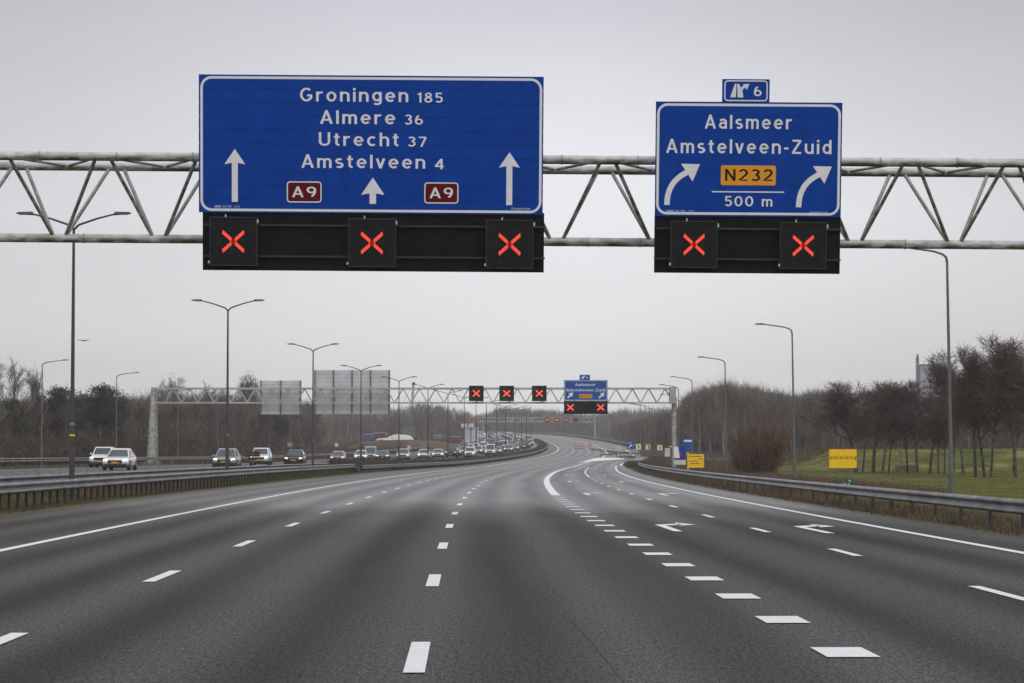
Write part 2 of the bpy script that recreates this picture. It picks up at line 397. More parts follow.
def ground_mat():
    m = bpy.data.materials.new('ground_grass'); m.use_nodes = True; nt = m.node_tree; L = nt.links; b = nt.nodes['Principled BSDF']
    tc = nt.nodes.new('ShaderNodeTexCoord')
    def noise(s, d, r=.6):
        n = nt.nodes.new('ShaderNodeTexNoise'); n.inputs['Scale'].default_value = s; n.inputs['Detail'].default_value = d; n.inputs['Roughness'].default_value = r
        L.new(tc.outputs['Object'], n.inputs['Vector']); return n.outputs['Fac']
    def ramp(f, cols):
        r = nt.nodes.new('ShaderNodeValToRGB'); e = r.color_ramp.elements
        e[0].position, e[0].color = cols[0][0], (*cols[0][1], 1); e[1].position, e[1].color = cols[-1][0], (*cols[-1][1], 1)
        for p, c in cols[1:-1]:
            q = e.new(p); q.color = (*c, 1)
        L.new(f, r.inputs['Fac']); return r.outputs['Color']
    green = ramp(noise(.22, 9, .7), [(.36, (0.036, 0.045, 0.005)), (.5, (0.105, 0.118, 0.014)), (.64, (0.25, 0.215, 0.075))])
    brown = ramp(noise(.35, 8), [(.3, (0.032, 0.023, 0.014)), (.7, (0.105, 0.072, 0.038))])
    sep = nt.nodes.new('ShaderNodeSeparateXYZ'); L.new(tc.outputs['Object'], sep.inputs[0])
    # meadow lies to the right of the road (x from 22 m on, y below 330 m)
    def mr(src, a, b_):
        n = nt.nodes.new('ShaderNodeMapRange'); n.inputs['From Min'].default_value = a; n.inputs['From Max'].default_value = b_; L.new(src, n.inputs['Value']); return n.outputs[0]
    ad = nt.nodes.new('ShaderNodeMath'); ad.operation = 'MULTIPLY_ADD'; L.new(noise(.12, 5), ad.inputs[0]); ad.inputs[1].default_value = 8; L.new(sep.outputs[0], ad.inputs[2])
    y_ = nt.nodes.new('ShaderNodeMath'); y_.operation = 'MULTIPLY_ADD'; L.new(sep.outputs[1], y_.inputs[0]); y_.inputs[1].default_value = -0.035; L.new(ad.outputs[0], y_.inputs[2])
    a = mr(y_.outputs[0], 14.5, 18); c = mr(sep.outputs[1], 480, 380)
    mm = nt.nodes.new('ShaderNodeMath'); mm.operation = 'MULTIPLY'; L.new(a, mm.inputs[0]); L.new(c, mm.inputs[1])
    mx = nt.nodes.new('ShaderNodeMix'); mx.data_type = 'RGBA'; L.new(mm.outputs[0], mx.inputs[0]); L.new(brown, mx.inputs[6]); L.new(green, mx.inputs[7])
    L.new(mx.outputs[2], b.inputs['Base Color']); b.inputs['Roughness'].default_value = .95; b.inputs['Specular IOR Level'].default_value = .15
    bp = nt.nodes.new('ShaderNodeBump'); bp.inputs['Strength'].default_value = .9; bp.inputs['Distance'].default_value = .25
    L.new(noise(1.6, 8, .75), bp.inputs['Height']); L.new(bp.outputs['Normal'], b.inputs['Normal'])
    return m
g = np_mesh('ground', np.stack([XX, YY, ZZ], -1).reshape(-1, 3), fq, ground_mat()); g['kind'] = 'structure'
g.data.polygons.foreach_set('use_smooth', [True] * len(g.data.polygons))

# carriageways --------------------------------------------------------
s0 = float(S(-70))
ribbon('road', s0, S_END, stepf([(-60, -12.2), (230, -12.2), (380, -10.0), (1400, -10.0)]), stepf([(-60, 11.35), (300, 11.2), (345, 10.5), (500, 10.5), (640, 11.8), (1400, 11.8)]), 0.0, M_asph, cross=10)
ribbon('opposite_road', s0, S_END, opp_out, opp_in, OPPZ, M_asph2, cross=8)
# exit slip road
ex = [(330, 11.3), (360, 12.7), (396, 15.4), (420, 18.2), (442, 22.0), (460, 27.5), (474, 36), (484, 48), (492, 68), (496, 95)]
exy = np.array(ex, float); es = np.r_[0, np.cumsum(np.hypot(*np.diff(exy, axis=0).T))]
ess = np.arange(0, es[-1], 3.0); eY = smooth(np.interp(ess, es, exy[:, 0]), 3); eX = smooth(np.interp(ess, es, exy[:, 1]), 3)
eta = np.gradient(eX); etb = np.gradient(eY); l_ = np.hypot(eta, etb); eta /= l_; etb /= l_
def ept(off, z):
    x = eX + etb * off; y = eY - eta * off
    return np.stack([x, y, zr(y) + z], -1)
def eribbon(name, a, b, z, m, i0=0, i1=None, parent=None):
    A = ept(a, z)[i0:i1]; B = ept(b, z)[i0:i1]; n = len(A)
    me = bpy.data.meshes.new(name); me.from_pydata(np.r_[A, B].tolist(), [], [(i, i + 1, n + i + 1, n + i) for i in range(n - 1)]); me.materials.append(m)
    uvl = me.uv_layers.new(name='UVMap'); uvv = np.r_[np.stack([np.full(n, a), ess[i0:i1][:n] + 400], -1), np.stack([np.full(n, b), ess[i0:i1][:n] + 400], -1)]
    li = np.zeros(len(me.loops), int); me.loops.foreach_get('vertex_index', li); uvl.data.foreach_set('uv', uvv[li].astype(np.float32).ravel())
    o = bpy.data.objects.new(name, me); COL.objects.link(o); o['kind'] = 'structure'
    return o
eribbon('slip_road', -5.2, 5.4, 0.006, M_asph)

# markings ------------------------------------------------------------
Z1 = 0.010
def dashes(name, off, s_list, length, width, m=M_paint, z=Z1):
    vs = []; fs = []
    for s in s_list:
        a = pt(np.array([s, s, s + length, s + length]), np.array([off(s) - width / 2, off(s) + width / 2, off(s) + width / 2, off(s) - width / 2]) if callable(off) else np.array([off - width / 2, off + width / 2, off + width / 2, off - width / 2]), z)
        o = len(vs); vs += a.tolist(); fs.append((o, o + 1, o + 2, o + 3))
    me = bpy.data.meshes.new(name); me.from_pydata(vs, [], fs); me.materials.append(m)
    ob = bpy.data.objects.new(name, me); COL.objects.link(ob); ob['kind'] = 'structure'; return ob
sd = float(S(20.0))            # a dash centred near 20 m
ks = np.arange(-6, 110)
dashes('lane_marking', stepf([(18, 0.01), (34, -.035)]), [sd - 1.55 + 12 * k for k in ks], 3.0, 0.16)
dashes('lane_marking', stepf([(0, -3.58), (400, -3.6)]), [sd - .4 + 12 * k for k in ks], 3.0, 0.16)
ribbon('edge_line', s0, S_END, -7.42, -7.22, Z1, M_paint)
# block line: blocks then solid
sb = float(S(20.3)); s96 = float(S(98))
oB = stepf([(-60, 3.46), (60, 3.42), (100, 3.42), (155, 3.6), (270, 4.0), (384, 4.2), (420, 4.2), (470, 3.9), (640, 3.6), (1400, 3.5)])
dashes('block_marking', oB, [sb - .5 + 4.0 * k for k in range(-14, 20)], 1.0, 0.42)
ribbon('edge_line', s96, float(S(400)), lambda s: oB(s) - .17, lambda s: oB(s) + .17, Z1, M_paint)
ribbon('edge_line', float(S(400)), S_END, lambda s: oB(s) - .18, lambda s: oB(s) + .18, Z1 + .004, M_paint)
oD2 = stepf([(-60, 6.52), (130, 6.5), (180, 6.5), (270, 6.4), (330, 6.2)])
dashes('lane_marking', oD2, [float(S(29.5)) - 2.1 + 12 * k for k in range(-6, 12)], 3.0, 0.15)
ribbon('lane_marking', float(S(172)), float(S(300)), lambda s: oD2(s) - .07, lambda s: oD2(s) + .07, Z1, M_paint)
oR = stepf([(-60, 9.35), (60, 9.35), (170, 9.4), (272, 9.45), (300, 9.4)])
ribbon('edge_line', s0, float(S(330)), lambda s: oR(s) - .1, lambda s: oR(s) + .1, Z1, M_paint)
# edge lines of slip road
eribbon('edge_line', 2.75, 3.05, 0.018, M_paint, i0=0)
# gore nose paint
def gpoly(name, pts, z, m):
    vs = []
    for u, v in pts:
        p = gpx(u, v); vs.append((p.x, p.y, float(zr(p.y)) + z))
    me = bpy.data.meshes.new(name); me.from_pydata(vs, [], [tuple(range(len(vs)))]); me.materials.append(m)
    bm = bmesh.new(); bm.from_mesh(me); bmesh.ops.triangulate(bm, faces=bm.faces); bm.to_mesh(me); bm.free()
    o = bpy.data.objects.new(name, me); COL.objects.link(o); o['kind'] = 'structure'; return o
gpoly('gore_marking', [(577, 463.4), (588, 462.0), (602, 461.0), (624, 459.5), (624, 458.2), (606, 458.0), (595, 458.3), (589, 460.0)], 0.05, M_paint)
# second opposite carriageway lines (worn)
for o_ in (-20.0, -23.6, -27.2):
    dashes('lane_marking', o_, [s0 + 12 * k for k in range(0, 60)], 3.0, .15, M_paintf, OPPZ + .006)
ribbon('edge_line', s0, S_END, lambda s: opp_in(s) - .9, lambda s: opp_in(s) - .72, OPPZ + .006, M_paintf)
ribbon('edge_line', s0, S_END, lambda s: opp_out(s) + 3.0, lambda s: opp_out(s) + 3.2, OPPZ + .006, M_paintf)
# turn arrows on the exit lanes
def arrow(off, Y0):
    s = float(S(Y0)); P_ = []
    shp = [[(-.09, 0), (.09, 0), (.06, 4.3), (-.14, 4.9)], [(-.14, 4.9), (.06, 4.3), (.50, 4.75), (.44, 5.7)], [(.36, 4.1), (.78, 4.8), (.46, 6.8), (.46, 6.8)]]
    vs = []; fs = []
    for q in shp:
        q = q[:3] if q[2] == q[3] else q
        o = len(vs)
        for (a, b) in q: vs.append(pt(np.array([s + b]), np.array([off + a]), Z1 + .0).tolist()[0])
        fs.append(tuple(range(o, o + len(q))))
    return vs, fs
av = []; af = []
for Y0 in (52, 98, 144, 190, 236, 282):
    for base in (4.72, 7.68):
        v_, f_ = arrow(base + (.2 if Y0 > 130 else 0), Y0 - (1.3 if base > 6 else 0)); o = len(av); av += v_; af += [tuple(i + o for i in f) for f in f_]
me = bpy.data.meshes.new('turn_arrow_marking'); me.from_pydata(av, [], af); me.materials.append(M_paint)
o = bpy.data.objects.new('turn_arrow_marking', me); COL.objects.link(o); o['kind'] = 'structure'
# joints in the asphalt
def strip(name, pts, w, m, z=.006):
    pts = np.array(pts, float); ss = np.linspace(0, 1, 60); t = np.linspace(0, 1, len(pts))
    X = smooth(np.interp(ss, t, pts[:, 0]), 3); Y = smooth(np.interp(ss, t, pts[:, 1]), 3)
    jit = rng.normal(0, .012, len(X)); n = len(X)
    vs = [(x - w / 2 + j, y, z) for x, y, j in zip(X, Y, jit)] + [(x + w / 2 + j, y, z) for x, y, j in zip(X, Y, jit)]
    me = bpy.data.meshes.new(name); me.from_pydata(vs, [], [(i, i + 1, n + i + 1, n + i) for i in range(n - 1)]); me.materials.append(m)
    o = bpy.data.objects.new(name, me); COL.objects.link(o); o['kind'] = 'structure'
strip('asphalt_joint', [(.9, 14), (.78, 18), (.66, 22.4), (.49, 27.6), (.36, 38), (.37, 51), (.74, 70), (1.1, 85)], .008, M_tar)

# ------------------------------------------------------------------ guard rails
WP = [(-.02, -.155), (.03, -.155), (.088, -.115), (.088, -.07), (.0, -.025), (.0, .025), (.088, .07), (.088, .115), (.03, .155), (-.04, .160)]
def guardrail(label, Ya, Yb, off, side, post=1.333, top=.75, both=False, zo=0.0, name='guardrail', cat='guardrail', posth=None, ramp_end=0, step=4.0, lower=False):
    """side=+1: face towards larger offset; beam along road at offset"""
    sA, sB = float(S(Ya)), float(S(Yb)); fo = off if callable(off) else (lambda s: off + 0 * s)
    p0 = pt(np.array([sA]), np.array([float(fo(sA))]), zo)[0]
    root = empty(name, tuple(p0), 0, label, cat)
    def beam(dside, dz=0.0, nm='beam', shift=0.0):
        n = int((sB - sA) / step) + 2; s = np.linspace(sA, sB, n); vs = []; fs = []
        prof = WP + [(x - .006, z) for x, z in reversed(WP)]
        zt = top - .155 + dz
        drop = np.clip((s - (sB - ramp_end)) / max(ramp_end, .1), 0, 1) * (.6 * top) if ramp_end else 0 * s
        for (a, b) in prof:
            vs.append(pt(s, fo(s) + dside * (a + .07 + shift), zo + zt + b) - np.c_[0 * s, 0 * s, drop] - p0)
        K = len(prof); V = np.array(vs)   # K,n,3
        for j in range(K):
            j2 = (j + 1) % K
            for i in range(n - 1): fs.append((j * n + i, j2 * n + i, j2 * n + i + 1, j * n + i + 1))
        ob = np_mesh(nm, V.reshape(-1, 3), np.array(fs), M_gal, root); return ob
    beam(side)
    if both: beam(-side, 0, 'beam')
    ps = np.arange(sA + .3, sB - (ramp_end * .8), post); P0 = pt(ps, fo(ps), zo) - p0
    pm = MB(); ph = top - .02
    pm.box((-.035, -.05, -.15), (.035, .05, ph)); pm.box((-.07, -.03, top - .28), (.07, .03, top - .06))
    first = pm.build('post', M_galpost, root, loc=P0[0])
    for i in range(1, min(100, len(ps))):
        c = first.copy(); COL.objects.link(c); c.parent = root; c.location = P0[i]
    if len(ps) > 100:
        mb = MB()
        for i in range(100, len(ps)):
            x, y, z = P0[i]; mb.box((x - .035, y - .05, z - .15), (x + .035, y + .05, z + ph))
        r = mb.build('post', M_galpost, root); r['kind'] = 'stuff'; r['label'] = 'far row of thin steel posts'
    return root
guardrail('near grey guardrail with closely set posts along the grassy median, edging the near road', 22, 212, -12.7, 1, post=1.333, top=.78, both=True, ramp_end=3)
guardrail('second median guardrail, seen just above and behind the near one', 22, 214, -15.1, 1, post=2.667, top=.80, both=False, zo=.06, ramp_end=3)
guardrail('thin far median guardrail that curves with the white edge line towards the distant bend', 216, 860, lambda s: rail_l(s) - .05, 1, post=4.0, top=.62, step=8)
guardrail('guardrail along the far side of the opposite carriageway, in front of the bare woods', 60, 640, lambda s: opp_out(s) - .8, 1, post=4.0, top=.80, zo=OPPZ, step=8)
guardrail('long grey guardrail on brown grass along the right shoulder of the near road', 22, 335, 12.05, -1, post=3.4, top=.64, ramp_end=6, zo=0.0)
guardrail('far guardrail up the right side of the climbing bend, passing the third gantry leg', 640, 1330, 12.4, -1, post=4.0, top=.85, step=8)
# dark barrier dividing the far queues
ribbon_o = MB()
sA, sB = float(S(455)), float(S(760)); ss = np.arange(sA, sB, 6.0)
A = pt(ss, -20.9 + 0 * ss, OPPZ); B = pt(ss, -21.5 + 0 * ss, OPPZ); n = len(ss); base = A[0].copy()
vs = np.r_[A, B, A + [0, 0, .85], B + [0, 0, .85]] - base
ribbon_o.add(vs.tolist(), [(i, i + 1, 2 * n + i + 1, 2 * n + i) for i in range(n - 1)] + [(n + i, 3 * n + i, 3 * n + i + 1, n + i + 1) for i in range(n - 1)] + [(2 * n + i, 2 * n + i + 1, 3 * n + i + 1, 3 * n + i) for i in range(n - 1)])
M_barr = mat('barrier_dark', (0.05, 0.043, 0.037), rough=.85, var=.3, scale=.4)
ob = ribbon_o.build('concrete_barrier', M_barr, loc=tuple(base)); tag(ob, 'dark low barrier curving between the two queues of distant oncoming cars', 'barrier')

# slip-road guard rail on the outside
def rail_xy(label, P3, top=.75, post=4, name='guardrail'):
    P3 = [Vector(p) for p in P3]; root = empty(name, P3[0], 0, label, 'guardrail')
    m = MB(); pts = [p - P3[0] for p in P3]
    for a, b in zip(pts[:-1], pts[1:]):
        d = (b - a).normalized(); nrm = Vector((-d.y, d.x, 0)) * .04
        for z0, z1 in ((top - .31, top - .17), (top - .14, top)):
            m.add([a - nrm + Vector((0, 0, z0)), b - nrm + Vector((0, 0, z0)), b - nrm + Vector((0, 0, z1)), a - nrm + Vector((0, 0, z1)),
                   a + nrm + Vector((0, 0, z0)), b + nrm + Vector((0, 0, z0)), b + nrm + Vector((0, 0, z1)), a + nrm + Vector((0, 0, z1))],
                  [(0, 1, 2, 3), (4, 7, 6, 5), (3, 2, 6, 7), (0, 4, 5, 1), (0, 3, 7, 4), (1, 5, 6, 2)])
    m.build('beam', M_gal, root)
    tot = 0; acc = 0
    pm = MB().box((-.04, -.05, -.3), (.04, .05, top)); first = None
    for a, b in zip(pts[:-1], pts[1:]):
        L_ = (b - a).length; t = 0
        while t < L_:
            q = a.lerp(b, t / L_)
            if first is None: first = pm.build('post', M_galpost, root, loc=q)
            else:
                c = first.copy(); COL.objects.link(c); c.parent = root; c.location = q
            t += post
    return root
e_ = ept(6.4, 0); e2 = ept(-6.2, 0)
rail_xy('guardrail round the inside of the exit bend, half hidden by brown brush', [tuple(e_[i]) for i in range(24, len(e_) - 2, 6)])
rail_xy('guardrail round the outside of the exit bend behind the yellow chevron signs', [tuple(e2[i]) for i in range(36, len(e2) - 2, 6)])
rail_xy('double row of pale rails far behind the right verge, left of the rust-brown shrub', [(25.0, 326, -.1), (31, 328, -.1), (37.5, 330, .1)], top=1.25)

# ------------------------------------------------------------------ gantry 1
Y1, K = 64.0, 39.375
SL = math.tan(R(.42))
def gz(v, u=512): return float(px(512, v, Y1).z)
g1 = empty('gantry', (0, Y1, 0), 0, 'large near gantry of mossy grey tubes spanning the whole picture above the road', 'gantry')
def g1z(x, z): return z - x * SL
zt_f = float(px(512, 159.5, Y1 - 1.1).z); zt_b = zt_f; zb = float(px(512, 241.5, Y1).z)
xL, xR = -15.2, 16.8
for (yy, zz, nm) in ((-1.1, zt_f, 'chord'), (1.15, zt_b, 'chord'), (0.0, zb, 'chord')):
    MB().tube([(xL, yy, g1z(xL, zz)), (0, yy, zz), (xR, yy, g1z(xR, zz))], .112, 20).build('chord', M_tube, g1, smooth=True)
def xat(u, v, Y): return float(px(u, v, Y).x)
nodes_b = [xat(59.5 + 99.4 * k, 238, Y1) for k in range(-3, 13)]
br = []
for i, xb in enumerate(nodes_b):
    if xb < xL or xb > xR: continue
    half = 99.4 / 2 / K
    for dx in (-half, half):
        xt = xb + dx
        if xt < xL or xt > xR: continue
        for yy in (-1.1, 1.15):
            sgn = 1 if dx > 0 else -1
            br.append(((xb + sgn * .13, 0, g1z(xb, zb)), (xt - sgn * .16, yy, g1z(xt, zt_f)), .047))
    xt = xb + half
    if xt < xR - 1:
        br.append(((xt, -1.1, g1z(xt, zt_f)), (xt + half, 1.15, g1z(xt, zt_f)), .036))
        br.append(((xt + half, 1.15, g1z(xt, zt_f)), (xt + 2 * half, -1.1, g1z(xt, zt_f)), .036))
for a, b, r in br: MB().tube([a, b], r, 10).build('brace', M_brace, g1, smooth=True)
mb = MB()
for u in (40, 117, 193, 562, 638, 880, 957):   # small flange rings on the chord
    x = xat(u, 155, Y1 - 1.1)
    mb.tube([(x - .012, -1.1, g1z(x, zt_f)), (x + .012, -1.1, g1z(x, zt_f))], .128, 20)
for u in (84, 588, 640, 905):
    x = xat(u, 238, Y1)
    mb.tube([(x - .012, 0, g1z(x, zb)), (x + .012, 0, g1z(x, zb))], .128, 20)
mb.build('flange', M_brace, g1, smooth=True)
for x in (xL - .2, xR + .2):
    MB().tube([(x, 0, -.1), (x, 0, zt_f + .3)], [.32, .24], 16).build('leg', M_tube, g1, smooth=True)
    MB().box((x - .6, -.6, -.1), (x + .6, .6, .12)).build('footing', M_conc, g1)
    MB().tube([(x, -1.25, zt_f), (x, 1.3, zt_f)], .14, 12).build('cross_beam', M_tube, g1, smooth=True)

# ------------------------------------------------------------------ lettering
def _arc(cx_, cy_, rx, ry, a0, a1, n=14):
    return [(cx_ + rx * math.cos(R(a0 + (a1 - a0) * k / n)), cy_ + ry * math.sin(R(a0 + (a1 - a0) * k / n))) for k in range(n + 1)]
SW = .138; HS = SW / 2; XH = .73
def _glyphs():
    G = {}; A = _arc; h = HS
    o_ = A(.28, XH / 2, .205, XH / 2 - h, 90, 450, 28)
    bowl = lambda cx_, cy_=XH / 2: A(cx_, cy_, .20, XH / 2 - h, 90, 450, 28)
    G['o'] = ([o_], .56); G['l'] = ([[(h, 0), (h, 1)]], SW); G['i'] = ([[(h, 0), (h, XH)], [(h, .84), (h, 1)]], SW)
    G['n'] = ([[(h, 0), (h, XH)], [(h, .40)] + A(.265, XH - h - .20, .19, .20, 165, 0, 12) + [(.455, 0)]], .455 + h)
    G['h'] = ([[(h, 0), (h, 1)], [(h, .40)] + A(.265, XH - h - .20, .19, .20, 165, 0, 12) + [(.455, 0)]], .455 + h)
    G['m'] = ([[(h, 0), (h, XH)], [(h, .42)] + A(.235, XH - h - .16, .16, .16, 165, 0, 10) + [(.395, 0)], [(.395, .42)] + A(.555, XH - h - .16, .16, .16, 165, 0, 10) + [(.715, 0)]], .715 + h)
    G['u'] = ([[(.455, 0), (.455, XH)], [(h, XH)] + [(h, .29)] + A(.265, .29, .19, .29 - h, 180, 345, 12)], .455 + h)
    G['r'] = ([[(h, 0), (h, XH)], [(h, .38)] + A(.29, XH - h - .20, .21, .20, 165, 80, 8) + [(.36, XH - h)]], .37)
    G['e'] = ([[(.085, XH / 2)] + [(.47, XH / 2)] + A(.28, XH / 2, .20, XH / 2 - h, 3, 180, 16) + A(.28, XH / 2, .20, XH / 2 - h, 180, 318, 12)], .55)
    G['c'] = ([A(.28, XH / 2, .205, XH / 2 - h, 48, 312, 22)], .50)
    G['a'] = ([[(.075, .60)] + A(.25, XH - h - .17, .175, .17, 135, 0, 10) + [(.425, 0)], [(.425, .43), (.25, .42)] + A(.23, .25, .155, .17, 90, 270, 14) + [(.27, .08)] + A(.27, .23, .155, .15, 280, 350, 6)], .425 + h)
    G['d'] = ([[(.46, 0), (.46, 1)], A(.265, XH / 2, .19, XH / 2 - h, 20, 340, 24)], .46 + h)
    G['g'] = ([[(.46, XH), (.46, .0)] + A(.27, -.0, .19, .17, 0, -140, 12), A(.265, XH / 2 + .02, .19, XH / 2 - h - .02, 20, 340, 24)], .46 + h)
    G['t'] = ([[(.15, .93), (.15, .22)] + A(.30, .22, .15, .22 - h, 180, 275, 8), [(0, XH - .065), (.32, XH - .065)]], .33)
    G['v'] = ([[(.05, XH), (.245, 0.0)], [(.235, 0.0), (.43, XH)]], .48)
    G['k'] = ([[(h, 0), (h, 1)], [(h, .25), (.42, XH)], [(.2, .42), (.45, 0)]], .5)
    G['w'] = ([[(.05, XH), (.2, 0)], [(.19, 0), (.36, XH)], [(.34, XH), (.51, 0)], [(.5, 0), (.65, XH)]], .7)
    G['j'] = ([[(.2, XH), (.2, -.05)] + A(.07, -.05, .13, .14, 0, -80, 6)], .28)
    G['s'] = ([A(.235, XH - h - .145, .155, .145, 40, 270, 14)[:-1] + A(.235, h + .145, .165, .145, 90, -140, 14)], .46)
    G['A'] = ([[(.055, 0), (.335, 1)], [(.325, 1), (.605, 0)], [(.15, .30), (.51, .30)]], .66)
    G['U'] = ([[(h, 1), (h, .30)] + A(.315, .30, .24, .30 - h, 180, 360, 16) + [(.555, 1)]], .63)
    G['G'] = ([A(.36, .5, .285, .5 - h, 48, 330, 26) + [(.615, .44), (.40, .44)]], .70)
    G['Z'] = ([[(.04, 1 - h), (.54, 1 - h)], [(.52, 1 - h), (.07, h)], [(.03, h), (.56, h)]], .58)
    G['N'] = ([[(h, 0), (h, 1)], [(h, .98), (.55, .02)], [(.55, 0), (.55, 1)]], .55 + h)
    G['M'] = ([[(h, 0), (h, 1)], [(h, .98), (.37, .2)], [(.37, .2), (.67, .98)], [(.67, 0), (.67, 1)]], .67 + h)
    G['L'] = ([[(h, 0), (h, 1)], [(h, h), (.45, h)]], .46)
    G['R'] = ([[(h, 0), (h, 1)], [(h, 1 - h), (.28, 1 - h)] + A(.30, .72, .2, .28 - h, 90, -90, 12) + [(h, .52)], [(.28, .5), (.52, 0)]], .56)
    G['-'] = ([[(0, .38), (.26, .38)]], .26); G['.'] = ([[(0, h), (SW, h)]], SW)
    G['0'] = ([A(.31, .5, .235, .5 - h, 90, 450, 28)], .62)
    G['1'] = ([[(.20, 0), (.20, 1)], [(.21, .93), (.02, .78)]], .29)
    G['2'] = ([A(.28, .70, .205, .30 - h, 165, 0, 14) + A(.20, .70, .285, .30, -5, -38, 5) + [(.07, h), (.52, h)]], .56)
    G['3'] = ([A(.26, .745, .185, .255 - h, 150, -90, 16), A(.26, .29, .21, .29 - h, 90, -150, 16)], .54)
    G['4'] = ([[(.41, 0), (.41, 1)], [(.40, .96), (.05, .28)], [(.02, .27), (.56, .27)]], .57)
    G['5'] = ([[(.49, 1 - h), (.12, 1 - h), (.10, .55)] + A(.27, .325, .215, .325 - h, 125, -145, 18)], .55)
    G['6'] = ([A(.30, .31, .215, .31 - h, 90, 450, 26), A(.42, .36, .335, .60, 112, 178, 8)], .58)
    G['7'] = ([[(.03, 1 - h), (.50, 1 - h)], [(.49, 1 - h), (.19, 0)]], .53)
    G['8'] = ([A(.29, .755, .175, .245 - h, 90, 450, 22), A(.29, .29, .215, .29 - h, 90, 450, 24)], .58)
    G['9'] = ([A(.28, .69, .215, .31 - h, 90, 450, 26), A(.16, .64, .335, .60, -68, -2, 8)], .58)
    G[' '] = ([], .28)
    return G
GL = _glyphs()
def text(s_, x0, x1, zbase, cap, y, m, parent, spacing=1.0, bold=0.012, name='lettering', th=.004):
    """monoline road lettering between x0..x1 (parent space, x right, z up), baseline zbase; facing -y"""
    gap = .165 * spacing; W_ = sum(GL[c][1] for c in s_) + gap * (len(s_) - 1); kx = (x1 - x0) / W_
    sw = SW * (.85 if bold == .05 else 1.0 if bold > 0 else .75)
    mb = MB(); cur = 0.0; lay = 0
    for c in s_:
        for st in GL[c][0]:
            n = len(st); P_ = []
            closed = n > 10 and abs(st[0][0] - st[-1][0]) + abs(st[0][1] - st[-1][1]) < 1e-4
            Ls, Rs = [], []
            for i in range(n):
                a = st[i - 1] if i > 0 else (st[-2] if closed else st[0]); b = st[i + 1] if i < n - 1 else (st[1] if closed else st[-1])
                t = Vector((b[0] - a[0], b[1] - a[1])); t.normalize()
                q = (st[i][0] - a[0], st[i][1] - a[1]); mit = 1.0
                if 0 < i < n - 1:
                    t1 = Vector((st[i][0] - a[0], st[i][1] - a[1])).normalized(); mit = min(1.35, 1 / max(.5, abs(t1.dot(t))))
                nx, nz = -t.y * sw / 2 * mit, t.x * sw / 2 * mit
                Ls.append((st[i][0] + nx, st[i][1] + nz)); Rs.append((st[i][0] - nx, st[i][1] - nz))
            yy = y - .0006 * (lay % 3); lay += 1
            f = lambda p: (x0 + (cur + p[0]) * kx, yy, zbase + p[1] * cap)
            mb.add([f(p) for p in Ls] + [f(p) for p in Rs], [(i, n + i, n + i + 1, i + 1) for i in range(n - 1)])
        cur += GL[c][1] + gap
    return mb.build(name, m, parent)
def rrect(x0, x1, z0, z1, r, n=8):
    pts = []
    for cx_, cz_, a0 in ((x1 - r, z0 + r, -90), (x1 - r, z1 - r, 0), (x0 + r, z1 - r, 90), (x0 + r, z0 + r, 180)):
        for k in range(n + 1):
            a = R(a0 + 90 * k / n); pts.append((cx_ + r * math.cos(a), cz_ + r * math.sin(a)))
    return pts
def frame_ring(mb, x0, x1, z0, z1, r, w, y0, y1):
    A = rrect(x0, x1, z0, z1, r); B = rrect(x0 + w, x1 - w, z0 + w, z1 - w, r - w); n = len(A)
    vs = [(x, y0, z) for x, z in A] + [(x, y0, z) for x, z in B] + [(x, y1, z) for x, z in A]
    mb.add(vs, [(i, (i + 1) % n, n + (i + 1) % n, n + i) for i in range(n)])
def stroke(pts, w):
    """outline of a polyline of width w in xz"""
    P_ = [Vector((a, 0, b)) for a, b in pts]; L_, Rr = [], []
    for i, p in enumerate(P_):
        t = (P_[min(i + 1, len(P_) - 1)] - P_[max(i - 1, 0)]).normalized(); nn = Vector((-t.z, 0, t.x)) * w / 2
        L_.append(p + nn); Rr.append(p - nn)
    return L_, Rr
def stroke_add(mb, pts, w, y):
    L_, Rr = stroke(pts, w); n = len(L_)
    mb.add([(p.x, y, p.z) for p in L_] + [(p.x, y, p.z) for p in Rr], [(i, n + i, n + i + 1, i + 1) for i in range(n - 1)])

